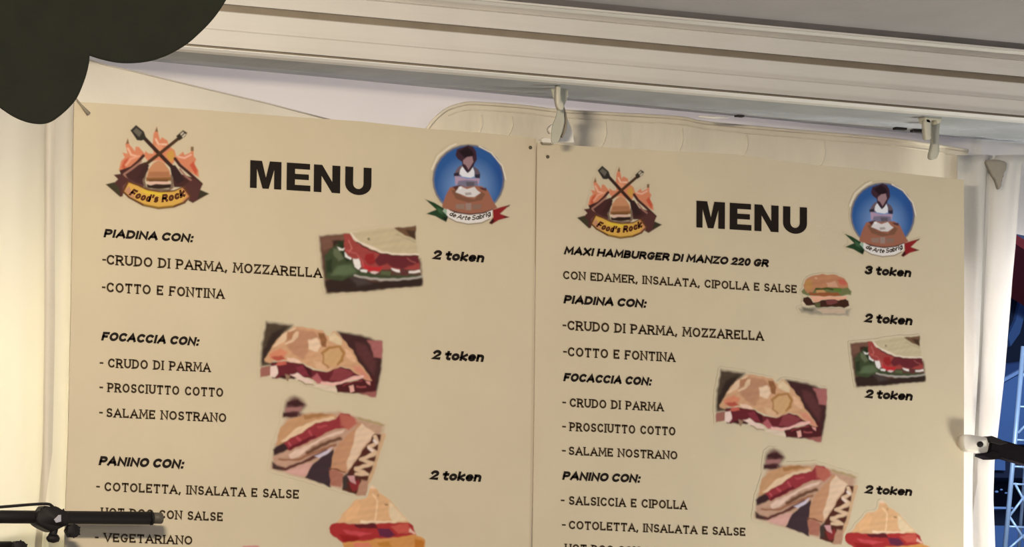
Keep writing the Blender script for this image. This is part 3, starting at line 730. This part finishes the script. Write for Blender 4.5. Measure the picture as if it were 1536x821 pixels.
profile('upper_rail', [(29.5, -.008), (32.5, -.008), (33.5, -.002), (46, .012), (48, .0), (71.5, -.001)], M['alu'], hb, .06)
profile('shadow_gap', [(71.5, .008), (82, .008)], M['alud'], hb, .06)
profile('fascia', [(82, .0), (83, -.002), (108, -.001), (110, -.004), (132.5, -.004)], M['alu'], hb, .06)
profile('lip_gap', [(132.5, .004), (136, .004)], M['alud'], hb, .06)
profile('drip_lip', [(136, -.008), (137, -.008), (141.3, .0)], M['lip'], hb, .02)
so = bmesh.new(); z1 = P(1060, 141, YB).z+.004
box(so, XB0, XB1, YB+.015, YW+.02, max(z1, zt(XB0), zt(XB1))+.002, max(z1, zt(XB0), zt(XB1))+.012)
vs = [so.verts.new(p) for p in ((XB0, YB+.012, z1-.001), (XB1, YB+.012, z1-.001), (XB1, YW+.01, zt(XB1)), (XB0, YW+.01, zt(XB0)))]
so.faces.new(vs)
cs = obj('ceiling', so, M['soffit']); cs['kind'] = 'structure'

# grey canopy going forward and up from the beam
yc0, zc0 = YB+.055, P(1060, 29.5, YB).z-.003


def canf(u, v):
    return (XB0+(XB1-XB0)*u, yc0-1.5*v, zc0+.12*v+.034*(1-math.exp(-v*7))+.004*math.sin(u*31)*v)


cn = sheet('canopy_roof', canf, 40, 40, M['canopy'], None, .003)
tag(cn, 'grey fabric canopy roof rising forward above the white beam', 'canopy')

# ------------------------------------------------------------------ cream rounded window panel behind the boards
yp = .07
arc_px = [(636, 240), (638, 200), (645, 185), (657, 172), (672, 161), (690, 155), (710, 152.5)]
top_px = [(780, 157), (840, 164), (930, 169), (1020, 174.5), (1060, 182), (1180, 193), (1330, 206), (1392, 214), (1452, 224)]
pc = thing('window_panel', P(1040, 230, yp), 'cream fabric window panel with rounded corner behind the menu boards', 'window panel')
ol = outline(smooth_line(arc_px+top_px, 4)+[(1462, 400), (636, 400)], yp)
bm = bmesh.new(); prism(bm, ol, yp, yp+.004); obj('panel', bm, M['cream'], pc)
# raised rim welt along the curved top edge
bm = bmesh.new(); tube(bm, [P(x, v+2.5, yp-.001) for x, v in smooth_line(arc_px+top_px, 4)], .0028, 8); obj('welt', bm, M['cream'], pc, True)
# raised square-edged stitched bands and blocks
bm = bmesh.new(); tube(bm, [P(x, v+12, yp-.0005) for x, v in smooth_line(arc_px[4:]+top_px, 3)], .0012, 6); obj('stitch_line', bm, M['cream'], pc, True)
for x, t, b in ((722, 172, 200), (768, 175, 200), (908, 182, 216), (1023, 193, 224), (1120, 202, 232), (1236, 212, 246)):
    bm = bmesh.new(); tube(bm, [P(x, t, yp-.0004), P(x+1.5, (t+b)/2, yp-.0006), P(x-1, b-5, yp-.0004), P(x-7, b+6, yp-.0004)], .0012, 6)
    obj('crease', bm, M['cream'], pc, True)

# triangular fabric flap over the wall at the top left
bm = bmesh.new()
prism(bm, outline([(125, 88), (160, 99), (200, 108), (290, 130), (400, 156), (500, 182), (500, 260), (117, 260), (117, 149), (60, 140), (60, 66), (90, 76)], .052), .052, .054)
fl = obj('fabric_flap', bm, M['flap']); tag(fl, 'cream fabric flap with slanting top edge behind left menu board', 'flap')
bm = bmesh.new(); tube(bm, [P(x, v, .051) for x, v in ((62, 66), (90, 76), (125, 87), (160, 98), (200, 107), (290, 129), (400, 155), (500, 181))], .0011, 6)
obj('hem', bm, M['pvcd'], fl, True)

# ------------------------------------------------------------------ side curtains
def curtain(name, label, lf, rf, ya, bands, zbot=.05, pleats=(), mm='pvc'):
    """lf/rf: list of (py, px) edges, top to bottom; below the last row they run straight down"""
    def edge(tab, py):
        if py >= tab[-1][0]: return tab[-1][1]
        if py <= tab[0][0]: return tab[0][1]
        for (a, xa), (b, xb) in zip(tab, tab[1:]):
            if a <= py <= b: return xa+(xb-xa)*(py-a)/(b-a)
    t = thing(name, P((lf[-1][1]+rf[-1][1])/2, 900, ya), label, 'curtain')
    top, bot = lf[0][0], 1050
    def surf(u, v, off=0):
        py = top+(bot-top)*v
        x = edge(lf, py)*(1-u)+edge(rf, py)*u
        q = P(x, py, ya)
        d = 0
        for c, wd, am in pleats:
            d += am*math.exp(-((u-c)/wd)**2)
        q.y += d+.003*math.sin(u*9+v*5)+off
        return q
    sheet('cloth', lambda u, v: surf(u, v), 60, 60, M[mm], t, .0015)
    for bt, bw in bands:    # each band: list of (v, u centre), width in u
        def bs(u, v):
            for (a, ua), (b, ub) in zip(bt, bt[1:]):
                if a <= v <= b: c = ua+(ub-ua)*(v-a)/(b-a); break
            else: c = bt[-1][1]
            return surf(c+(u-.5)*bw, v, -.002)
        sheet('fold_shade_band', bs, 4, 60, M['pvcd'], t)  # added darker strip, its colour holds the shade of a fold
    return t


curtain('side_curtain', 'warm bright white fabric curtain left of the left menu board',
        [(120, -260), (900, -260)], [(120, 133), (200, 128), (900, 118)], .06,
        [([(0, .865), (.4, .872), (.6, .868), (.75, .835), (1, .81)], .036)],
        pleats=((.865, .02, .010), (.93, .03, -.006), (.75, .06, -.008), (.5, .1, .01)))
curtain('side_curtain', 'cool white fabric curtain hanging right of the right menu board',
        [(233, 1436), (900, 1436)], [(233, 1545), (246, 1533), (300, 1528), (360, 1523), (420, 1517), (560, 1505), (650, 1495), (690, 1490), (745, 1488.5), (821, 1492), (900, 1496)], .05,
        [([(0, .50), (.2, .50), (.42, .52), (.6, .55), (.73, .42), (1, .30)], .10)],
        pleats=((.52, .07, .012), (.3, .12, -.008), (.8, .12, -.008)))
# added brown shape coloured as the shade in the bunched cloth, top right
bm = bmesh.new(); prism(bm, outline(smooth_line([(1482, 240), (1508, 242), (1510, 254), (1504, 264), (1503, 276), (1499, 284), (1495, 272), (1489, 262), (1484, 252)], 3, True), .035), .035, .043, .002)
o = obj('recess_shade', bm, M['patch'], None, True); tag(o, 'grey brown shade knot at top of right curtain', 'patch')

# ------------------------------------------------------------------ menu boards
def board(name, label, px, yf, th=.003):
    t = thing(name, P((px[0][0]+px[1][0])/2, 1000, yf), label, 'menu board')
    FRONT[t.name] = yf
    pts = outline(px, yf)
    bm = bmesh.new(); prism(bm, pts, yf, yf+th); obj('board_sheet', bm, M['paper'], t)
    return t


left = board('menu_board', 'left cream menu board showing flame emblem and crudo di parma piadina first',
             [(111.5, 152.5), (300, 164.5), (420, 174), (540, 182), (640, 193), (720, 199), (804, 208), (800, 640), (797, 821), (794, 1120), (86, 1120), (97, 821), (99.2, 745), (102.7, 650), (104.6, 560), (107, 440), (109, 320), (110.5, 200)], -.004)
right = board('menu_board', 'right cream menu board headed by maxi hamburger beside the right curtain',
              [(806, 214), (850, 218), (960, 224), (1100, 231.5), (1215, 247), (1336, 258), (1419, 267), (1446, 270), (1446.3, 450), (1445.5, 821), (1443, 1120), (796, 1120), (799, 821), (801.5, 640)], -.006)
for b_, (ex, ey) in ((left, (795.5, 221.5)), (right, (821.5, 235.3))):
    bm = bmesh.new(); q = P(ex, ey, FRONT[b_.name])
    tube(bm, [q+Vector((0, .001, 0)), q+Vector((0, -.0012, 0))], [.0030, .0026], 12); obj('eyelet', bm, M['hole'], b_)

MP = {'M': [(0, 0), (0, 1), (.42, 1), (.565, .40), (.70, 1), (1.12, 1), (1.12, 0), (.86, 0), (.86, .70), (.67, 0), (.45, 0), (.24, .70), (.24, 0)],
      'E': [(0, 0), (0, 1), (.84, 1), (.84, .79), (.30, .79), (.30, .61), (.80, .61), (.80, .41), (.30, .41), (.30, .21), (.86, .21), (.86, 0)],
      'N': [(0, 0), (0, 1), (.30, 1), (.67, .40), (.67, 1), (.96, 1), (.96, 0), (.66, 0), (.28, .60), (.28, 0)],
      'U': [(0, 1), (0, .38)]+arc(.48, .38, .48, .40, 180, 360, 16)+[(.96, 1), (.67, 1), (.67, .40)]+arc(.48, .40, .19, .20, 0, -180, 10)+[(.29, 1)]}


def menu_word(parent, bl, br, tl):
    y = FRONT[parent.name]; A, B, T = P(*bl, y), P(*br, y), P(*tl, y)
    ux = (B-A)/4.39; uz = (T-A); uz = Vector((uz.x*.3, 0, uz.z)); bm = bmesh.new()
    for ch, x0 in (('M', 0), ('E', 1.31), ('N', 2.29), ('U', 3.43)):
        vv = [bm.verts.new(A+ux*(x0+a)+uz*b+Vector((0, -.0006, 0))) for a, b in MP[ch]]
        for tri in tessellate_polygon([[Vector((a, b, 0)) for a, b in MP[ch]]]): bm.faces.new([vv[k] for k in tri])
    obj('heading', bm, M['ink'], parent)


menu_word(left, (374.7, 281.8), (556.7, 293.2), (374.7, 240.3))
menu_word(right, (1044.3, 341.3), (1210.2, 351.2), (1044.3, 301.2))

B_, S_ = 'bold', 'slab'
LINES = [  # board, text, style, baseline start, baseline end, cap height, dash x
    (left, 'PIADINA CON:', B_, (154.8, 356.3), (290, 364.0), 13, None),
    (left, 'CRUDO DI PARMA, MOZZARELLA', S_, (159.3, 397.2), (483, 417.4), 15.3, 152.9),
    (left, 'COTTO E FONTINA', S_, (159.3, 438.5), (336.5, 448.8), 15.0, 152.2),
    (left, 'FOCACCIA CON:', B_, (151.3, 511), (298.8, 519.3), 13.3, None),
    (left, 'CRUDO DI PARMA', S_, (161.5, 551.8), (315.8, 558.6), 14.2, 149),
    (left, 'PROSCIUTTO COTTO', S_, (161, 588.4), (334.6, 596), 14, 148.6),
    (left, 'SALAME NOSTRANO', S_, (159, 626.2), (339.2, 634), 14, 148.2),
    (left, 'PANINO CON:', B_, (147.3, 698.3), (276, 703.7), 14, None),
    (left, 'COTOLETTA, INSALATA E SALSE', S_, (156.1, 737.3), (448.2, 748.8), 14, 143.7),
    (left, 'HOT DOG CON SALSE', S_, (151, 775.3), (334.1, 782.5), 13.8, 142.5),
    (left, 'VEGETARIANO', S_, (155.2, 813.3), (288.3, 817.8), 13.6, 141.8),
    (left, '2 token', B_, (648.2, 389.4), (726.4, 394.3), 14.6, None),
    (left, '2 token', B_, (647.2, 539.5), (726, 543.5), 14.8, None),
    (left, '2 token', B_, (644, 720), (722, 723.4), 14.6, None),
    (right, 'MAXI HAMBURGER DI MANZO 220 GR', B_, (845.3, 381.8), (1153.3, 401.3), 12.2, None),
    (right, 'CON EDAMER, INSALATA, CIPOLLA E SALSE', S_, (844.2, 419), (1195, 440.4), 12.8, None),
    (right, 'PIADINA CON:', B_, (844.7, 455.5), (969.7, 462.3), 12.9, None),
    (right, 'CRUDO DI PARMA, MOZZARELLA', S_, (850.7, 495.5), (1145.5, 511.7), 14.6, 843.4),
    (right, 'COTTO E FONTINA', S_, (851.2, 534.9), (1012.7, 543.5), 14.3, 844.2),
    (right, 'FOCACCIA CON:', B_, (844.4, 572.2), (977.5, 579), 12.7, None),
    (right, 'CRUDO DI PARMA', S_, (854.1, 610.8), (995.4, 617.6), 13.4, 843),
    (right, 'PROSCIUTTO COTTO', S_, (854.1, 647.0), (1013, 654), 13.4, 842.8),
    (right, 'SALAME NOSTRANO', S_, (852.7, 682.9), (1015.9, 689.9), 13.0, 842.6),
    (right, 'PANINO CON:', B_, (842.9, 720.2), (960.6, 724.9), 13, None),
    (right, 'SALSICCIA E CIPOLLA', S_, (852.9, 757.7), (1030.4, 764.9), 13.4, 840.8),
    (right, 'COTOLETTA, INSALATA E SALSE', S_, (852.9, 794.2), (1117.9, 804.8), 13, 842.5),
    (right, 'HOT DOG CON SALSE', S_, (847, 829), (1016, 835.6), 13, None),
    (right, '3 token', B_, (1296.2, 411.7), (1366.9, 416.4), 13.5, None),
    (right, '2 token', B_, (1295.8, 484), (1368.8, 488.6), 14, None),
    (right, '2 token', B_, (1297, 597.6), (1369, 601.6), 13.5, None),
    (right, '2 token', B_, (1296.6, 741), (1368.2, 744.6), 13.2, None),
]
for b_, s_, st_, p0, p1, cap, dash in LINES:
    mm = M['ink'] if st_ == B_ else M['inkb']
    text_mesh(b_, s_, st_, p0, p1, cap, mm)
    if dash:
        sl = (p1[1]-p0[1])/(p1[0]-p0[0]); dw = 6.0
        text_mesh(b_, '-', 'slab', (dash, p0[1]-(p0[0]-dash)*sl), (dash+dw, p0[1]-(p0[0]-dash-dw)*sl), cap*.9, mm, 'dash')

# ------------------------------------------------------------------ emblems and food pictures on the boards
R1 = affine([(158.5, 276.9), (313.2, 290.9), (241.4, 313.3), (235, 190.5)], [(866.5, 327.2), (993.3, 337.8), (931.9, 357.1), (928.1, 250.8)])
R2 = affine([(637.7, 300.4), (764.8, 307.7), (702.2, 218.3), (704, 336)], [(1266.6, 351.3), (1379.9, 358.1), (1322.9, 275.8), (1324.4, 385.4)])
RP = affine([(477.4, 353.5), (623.1, 339.2), (633.4, 427.9), (488.5, 441.4)], [(1274, 514.9), (1379, 504), (1387.9, 571.9), (1283.7, 581.4)])
RF = affine([(399.2, 482.7), (573.2, 510.9), (563.5, 595.7), (387.7, 566.6)], [(1080.6, 554.8), (1240.1, 582.8), (1231.1, 663.4), (1071.5, 633.8)])
RH = affine([(427.2, 596.5), (577.4, 637), (546.7, 744.5), (404.1, 702.8)], [(1148.2, 676.7), (1284.5, 713.9), (1261, 818.8), (1128.6, 775.7)])
RS = affine([(557.4, 729.3), (492.9, 793.8), (614.7, 785.2)], [(1322, 751.5), (1266, 806.8), (1375.4, 801)])
for b_, r in ((left, None), (right, R1)):
    mp = picture(b_, 'emblem', 'flame emblem with crossed spatula and fork over a gold ribbon', FLAME, (80, 80, 905, 755), (140, 170), .1949, r)
    arc_text(b_, "Food's Rock", 'bold', mp, ((268, 628), (470, 745), (716, 636)), 62, M['inkred'])
for b_, r in ((left, None), (right, R2)):
    mp = picture(b_, 'emblem', 'round blue emblem of a dark-haired baker above a green, white and red ribbon', BAKER, (80, 75, 815, 765), (620, 200), .1826, r)
    arc_text(b_, 'de Arte Sabrig', 'thin', mp, ((288, 672), (450, 760), (640, 672)), 40, M['inkb'])
for b_, r in ((left, None), (right, RP)):
    picture(b_, 'food_picture', 'picture of a filled flatbread with ham, salad and mozzarella', PIADINA, (80, 60, 1120, 760), (460, 325), .1583, r, wob=1)
for b_, r in ((left, None), (right, RF)):
    picture(b_, 'food_picture', 'picture of a golden focaccia wedge with raw ham', FOCACCIA, (80, 70, 1180, 770), (370, 465), .1767, r, wob=1)
for b_, r in ((left, None), (right, RH)):
    picture(b_, 'food_picture', 'picture of a sausage roll beside a hot dog with sauce', HOTDOG, (90, 50, 925, 780), (380, 580), .2193, r, wob=1)
for b_, r in ((left, None), (right, RS)):
    picture(b_, 'food_picture', 'picture of a triangular sandwich with red filling', SANDWICH, (200, 80, 1270, 920), (460, 715), .1432, r, wob=1, lift=.0003)
picture(right, 'food_picture', 'picture of a small hamburger in a sesame bun', BURGER, (130, 130, 910, 750), (1180, 395), .1096, None, step=.0004, wob=1)
picture(left, 'food_picture', 'top edge of a pink picture at the foot of the board',
        [((206, 140, 122), 12, [(400, 812), (540, 806), (570, 830), (560, 1000), (390, 1000)])], (380, 790, 590, 1020), (300, 690), .1595)

# cord end fixed at the top left corner of the left board
bm = bmesh.new(); tube(bm, [P(112, 146, -.007), P(122, 158, -.008), P(133, 171, -.0075)], [.0012, .0016, .0034], 8)
o = obj('corner_cord', bm, M['tape'], left, True); o['label'] = 'short frayed cord end'

# ------------------------------------------------------------------ hooks hanging from the lip
def hook_a():
    y = -.10
    t = thing('board_hook', P(838, 200, y), 'translucent plastic strap hook hanging between the two menu boards', 'hook', None)
    bm = bmesh.new(); prism(bm, outline([(825, 112), (855, 114.5), (853, 123), (846, 125), (832, 124), (827, 121)], y), y, y+.02, .001); obj('mounting_plate', bm, M['clipg'], t)
    bm = bmesh.new(); prism(bm, outline(smooth_line([(830, 122), (852, 124), (850, 150), (846, 160), (846, 182), (842, 200), (836, 214), (828, 213), (829, 190), (836, 170), (834, 155), (829, 140)], 3, True), -.07), -.07, -.067); obj('clear_strap', bm, M['clipg'], t)
    bm = bmesh.new(); prism(bm, outline(smooth_line([(836, 127), (841, 127), (841, 140), (843, 152), (846, 158), (844, 165), (838, 162), (835, 150)], 3, True), y), y, y+.008, .001); obj('stem', bm, M['clip'], t, True)
    bm = bmesh.new(); tube(bm, [P(x, v, -.06) for x, v in smooth_line([(843, 156), (846, 166), (849, 180), (847, 196), (842, 206)], 5)], .0022, 8); obj('cord', bm, M['tape'], t, True)
    bm = bmesh.new(); prism(bm, outline([(845, 170), (849, 170), (855, 190), (860, 200), (862, 214), (838, 213), (842, 205), (848, 190)], -.03), -.03, -.018, .0015); obj('foot_clip', bm, M['white'], t)
    return t


def hook_b():
    y = -.10
    t = thing('board_hook', P(1400, 230, y), 'two-pronged white plastic hook above right end of right menu board', 'hook', None)
    bm = bmesh.new(); prism(bm, outline([(1386, 171), (1414, 174), (1411, 184), (1406, 186), (1406, 180), (1396, 179), (1397, 185), (1390, 184)], y), y, y+.02, .001); obj('mounting_plate', bm, M['clip'], t)
    bm = bmesh.new(); prism(bm, outline(smooth_line([(1388, 180), (1396, 181), (1396, 200), (1397, 208), (1390, 209), (1388, 198)], 3, True), y), y, y+.010, .001); obj('prong', bm, M['clip'], t, True)
    bm = bmesh.new(); prism(bm, outline(smooth_line([(1403, 180), (1411, 182), (1408, 200), (1409, 225), (1405, 238), (1396, 236), (1400, 215)], 3, True), -.06), -.06, -.05, .001); obj('prong', bm, M['clipg'], t, True)
    return t


hook_a(); hook_b()
bm = bmesh.new(); prism(bm, outline([(812, 208.5), (816, 206), (827, 207.5), (829, 212), (826, 214.5), (814, 213.5)], -.014), -.014, -.006, .0008)
o = thing('corner_clip', P(820, 213, -.01), 'small white clip on the edge between the two menu boards', 'clip'); obj('clip_body', bm, M['white'], o)
bm = bmesh.new(); prism(bm, outline([(813, 213), (827, 214.5), (827, 217), (815, 216.5)], -.013), -.013, -.006); obj('clip_jaw', bm, M['tape'], o)
bm = bmesh.new(); prism(bm, outline(smooth_line([(824, 192), (830, 186), (834, 188), (832, 196), (826, 200)], 3, True), -.03), -.03, -.022, .001)
o = obj('tie_tab', bm, M['white'], None, True); tag(o, 'tiny white plastic tab beside the hook above the boards', 'tab')
# small fittings seen in the soffit gap
for k, (a, b, c, d, lb) in enumerate(((1106, 172, 1117, 175.5, 'small dark clip in the gap above right menu board, left one'), (1344, 190, 1361, 195, 'flat dark clip in the gap, second left of the two-pronged hook'), (1370, 194, 1388, 198.5, 'flat dark clip just left of the two-pronged hook'))):
    bm = bmesh.new(); prism(bm, outline([(a, b), (c, b+1), (c, d), (a, d-1)], .02), .02, .03, .0008)
    o = obj('gap_clip', bm, M['black']); tag(o, lb, 'clip')
bm = bmesh.new(); tube(bm, [P(1048, 175, .0), P(1070, 176.5, .0), P(1093, 176, .0)], [.0014, .0022, .0014], 8)
o = obj('cable_tie', bm, M['white'], None, True); tag(o, 'short white rod lying in the gap above the right board', 'cable tie')

# ------------------------------------------------------------------ black support arm, bottom left
ya = -.052
arm = thing('support_arm', P(85, 776, ya), 'black tubular support arm with clamp in front of left menu board', 'arm')
bm = bmesh.new(); tube(bm, [P(-230, 773.5, ya), P(228, 777.8, ya)], .0092, 24); obj('tube', bm, M['black'], arm, True)
bm = bmesh.new(); tube(bm, [P(225.5, 777.8, ya), P(228.5, 777.8, ya)], .0098, 24); obj('collar', bm, M['black'], arm, True)
bm = bmesh.new(); tube(bm, [P(228, 777.5, ya), P(242, 777.8, ya), P(243, 777.8, ya)], [.0080, .0080, .0072], 24); obj('end_plug', bm, M['dkgrey'], arm, True)['label'] = 'dark grey end plug'
bm = bmesh.new(); prism(bm, outline(smooth_line([(56, 769), (63, 765), (68, 759), (78, 761), (84, 759.5), (90, 763), (95, 766), (101, 767), (104, 772), (104, 786), (96, 790), (88, 794), (82, 798), (73, 796), (60, 789), (55, 783)], 3, True), ya-.016), ya-.016, ya+.014, .003); cl = obj('clamp', bm, M['black'], arm, True)
bm = bmesh.new(); prism(bm, outline([(81, 780), (88, 773), (92, 772.5), (92, 783), (84, 785)], ya-.018), ya-.018, ya-.015, .0005); obj('pull_tab', bm, M['steel'], cl)['label'] = 'grey worn metal tab'


def knob(name, c, r, parent, y, depth=.014):
    bm = bmesh.new()
    pts = [(P(*c, y).x+r*(1+.07*math.cos(6*a))*math.cos(a), P(*c, y).z+r*(1+.07*math.cos(6*a))*math.sin(a)) for a in np.linspace(0, 2*math.pi, 37)[:-1]]
    prism(bm, pts, y-depth, y, .0025); return obj(name, bm, M['black'], parent, True)


knob('knob', (106, 797), .0095, cl, ya-.010)
bm = bmesh.new(); tube(bm, [P(82, 790, ya-.01), P(80, 800, ya-.01), P(79.5, 804, ya-.01)], [.006, .0055, .007], 14); obj('stem', bm, M['black'], cl, True)
bm = bmesh.new(); tube(bm, [P(70, 807.5, ya-.01), P(73, 808, ya-.01), P(80, 808.5, ya-.01), P(87, 808, ya-.01), P(89, 807.5, ya-.01)], [.002, .005, .0062, .005, .002], 14); obj('wing_knob', bm, M['black'], cl, True)
bm = bmesh.new(); tube(bm, [P(x, v, ya-.012) for x, v in smooth_line([(-230, 776), (-60, 765), (0, 761), (50, 757), (72, 756.5), (78, 760), (80, 764)], 6)], .0021, 10); obj('tension_rod', bm, M['black'], arm, True)
# second arm lower left, mostly below the picture
arm2 = thing('support_arm', P(0, 830, ya), 'black rounded arm joint at the bottom left corner under the clamp', 'arm')
bm = bmesh.new(); tube(bm, [P(-230, 826, ya), P(16, 824, ya)], .011, 20); obj('tube', bm, M['black'], arm2, True)
knob('knob', (24, 823.5), .0105, arm2, ya-.004, .02)

# ------------------------------------------------------------------ black arm and white bracket, right
yr = -.02
ar = thing('awning_arm', P(1470, 667, yr), 'black square awning arm joined to right curtain by a white bracket', 'arm')
A0, A1 = P(1480, 669, yr), P(1680, 726, yr+.0)
bm = bmesh.new()
d = (A1-A0).normalized(); up = Vector((-d.z, 0, d.x))
h = .0135
for (s0, s1) in ((0, .8),):
    vsq = []
    for t_ in (0, (A1-A0).length):
        for a, b in ((-h, -.012), (h, -.012), (h, .012), (-h, .012)):
            vsq.append(bm.verts.new(A0+d*t_+up*a+Vector((0, b, 0))))
    for f in ((0, 1, 2, 3), (7, 6, 5, 4), (0, 4, 5, 1), (1, 5, 6, 2), (2, 6, 7, 3), (3, 7, 4, 0)): bm.faces.new([vsq[i] for i in f])
bmesh.ops.bevel(bm, geom=bm.edges[:], offset=.002, segments=2, affect='EDGES')
obj('square_tube', bm, M['matt'], ar)
bm = bmesh.new(); prism(bm, outline([(1476, 680), (1483, 681), (1490, 676), (1500, 679), (1500, 689), (1488, 689), (1475, 684)], yr-.013), yr-.013, yr+.013, .001); obj('lower_jaw', bm, M['matt'], ar)
bm = bmesh.new(); prism(bm, outline([(1483, 655), (1488, 654), (1500, 659), (1513, 665), (1500, 668), (1486, 664)], yr-.013), yr-.013, yr+.013, .001); obj('upper_jaw', bm, M['black'], ar)
bm = bmesh.new(); prism(bm, outline(smooth_line([(1446, 654), (1460, 653), (1480, 657), (1487, 660), (1486, 674), (1478, 680), (1462, 678), (1448, 674)], 3, True), yr-.006), yr-.006, yr+.010, .002); br = obj('bracket', bm, M['white'], ar, True); br['label'] = 'white plastic bracket'
bm = bmesh.new(); q = P(1469, 667, yr-.006); tube(bm, [q, q+Vector((0, -.005, 0)), q+Vector((0, -.0065, 0))], [.0048, .0046, .003], 8); obj('bolt', bm, M['black'], br, True)

# ------------------------------------------------------------------ scalloped valance, top left, nearer the camera
yv = -2.62
vpx = smooth_line([(-330, 60), (-300, 120), (-240, 175), (-180, 180), (-120, 150), (-62, 95)], 8)[:-1] + \
    smooth_line([(-62, 95), (-48, 120), (-20, 143), (0, 159), (25, 175), (50, 183), (72, 182), (92, 169), (112, 148), (124, 122), (131, 98), (133, 80)], 6)[:-1] + \
    smooth_line([(133, 80), (150, 86), (180, 92), (215, 91), (245, 83), (275, 67), (300, 46), (322, 22), (340, -6), (350, -30), (356, -60)], 6)[:-1] + \
    smooth_line([(356, -60), (400, -52), (450, -62), (500, -90), (540, -140), (550, -190)], 6) + [(550, -330), (-330, -330)]
pv = thing('parasol', P(100, -120, yv), 'dark olive parasol edge with scalloped valance at top left', 'parasol')
bm = bmesh.new(); prism(bm, outline(vpx, yv), yv, yv+.0025)
obj('valance', bm, M['valance'], pv)
bm = bmesh.new(); tube(bm, [P(x, v+1, yv+.001) for x, v in vpx[:-2]], .0009, 6); obj('edge_binding', bm, M['valance'], pv, True)
q0, q1 = P(-330, -330, yv), P(550, -330, yv)
bm = bmesh.new(); bm.faces.new([bm.verts.new(p) for p in (q0, q1, q1+Vector((0, -.9, .38)), q0+Vector((0, -.9, .38)))])
o = obj('canopy', bm, M['valance'], pv); s = o.modifiers.new('t', 'SOLIDIFY'); s.thickness = .003

# ------------------------------------------------------------------ outside, far right
def slab(name, px, y, th, m, label=None, cat=None, parent=None):
    bm = bmesh.new(); prism(bm, outline(px, y), y, y+th)
    o = obj(name, bm, m, parent)
    if label: tag(o, label, cat)
    return o


mq = thing('marquee', P(1560, 900, 6.6), 'blue marquee tent seen beyond the right curtain', 'tent')
slab('roof', [(1440, 610), (1502, 573), (1560, 541), (1700, 520), (2500, 520), (2500, 665), (1700, 665), (1440, 668)], 6.4, .9, M['blue'], parent=mq)
slab('roof_hem', [(1440, 607), (1502, 570), (1560, 538), (1700, 517), (2500, 517), (2500, 522), (1700, 522), (1560, 543), (1502, 575.5), (1440, 612)], 6.38, .02, M['blue2'], parent=mq)
slab('wall_panel', [(1440, 668), (1700, 665), (2500, 665), (2500, 720), (1700, 720), (1440, 716)], 6.5, .8, M['navy'], parent=mq)
slab('window_strip', [(1440, 676), (1508, 680), (1508, 706), (1440, 704)], 6.47, .02, M['blue'], parent=mq)
slab('counter_edge', [(1440, 759.5), (1520, 761), (1520, 764), (1440, 763)], 6.3, .5, M['blue2'], parent=mq)
slab('counter_front', [(1440, 788), (1700, 792), (2500, 792), (2500, 1000), (1700, 1000), (1440, 1000)], 6.35, .4, M['blue'], parent=mq)
slab('back_cloth', [(1440, 716), (1700, 716), (2500, 716), (2500, 800), (1700, 800), (1440, 800)], 6.9, .05, M['navy'], parent=mq)
for x, v, r in ((1495, 738, 4), (1502, 735, 3.2), (1509, 740, 3)):
    bm = bmesh.new(); bmesh.ops.create_icosphere(bm, subdivisions=2, radius=r*.0017, matrix=Matrix.Translation(P(x, v, 6.4)))
    for q in bm.verts: q.co.z = P(x, v, 6.4).z+(q.co.z-P(x, v, 6.4).z)*.6
    o = obj('cloth_bundle', bm, M['blue2'], None, True)
    tag(o, 'small pale bundle on the marquee counter, '+{1495: 'leftmost', 1502: 'middle', 1509: 'rightmost'}[x]+' of three', 'bundle', 'pale bundles on the marquee counter')
sh = slab('dark_awning', [(1440, 366), (1523, 358), (1700, 470), (2500, 470), (2500, 560), (1700, 560), (1440, 610)], 7.9, .3, M['navy'], 'dark navy awning hanging behind the blue marquee', 'awning')
slab('fold', [(1536, 425), (1548, 430), (1530, 500), (1516, 520), (1512, 505), (1524, 480)], 7.88, .02, M['blue'], parent=sh)
slab('red_awning', [(1440, 300), (1524, 352), (1700, 460), (2500, 460), (2500, 478), (1700, 478), (1523, 366), (1440, 314)], 7.2, .5, M['red'], 'red awning edge at the far right above the dark awning', 'awning')
# lattice tower
yt = 5.2
tw = thing('lattice_tower', P(1530, 900, yt), 'pale blue lattice truss tower at the right edge of the photo', 'tower')

def bar(name, a, b, r):
    dy = a[2] if len(a) > 2 else 0
    bm = bmesh.new(); tube(bm, [P(a[0], a[1], yt+dy), P(b[0], b[1], yt+dy)], r, 12)
    obj(name, bm, M['truss'], tw, True)


bar('chord', (1535, 520), (1505, 850), .0078)
bar('chord', (1564, 520), (1540, 850), .0070)
bar('chord', (1552, 520, .12), (1526, 850, .12), .0055)
for a, b in (((1533, 560), (1559, 590)), ((1556, 620), (1527, 650)), ((1526, 690), (1552, 720)), ((1522, 725), (1546, 770)), ((1544, 735), (1514, 775)), ((1514, 775), (1540, 815)), ((1540, 800), (1508, 828))):
    bar('brace', a, b, .0040)
for v in (700, 726, 790, 610, 660):
    bar('rung', (1535-(v-520)*30/330, v), (1564-(v-520)*24/330, v+2), .0034)
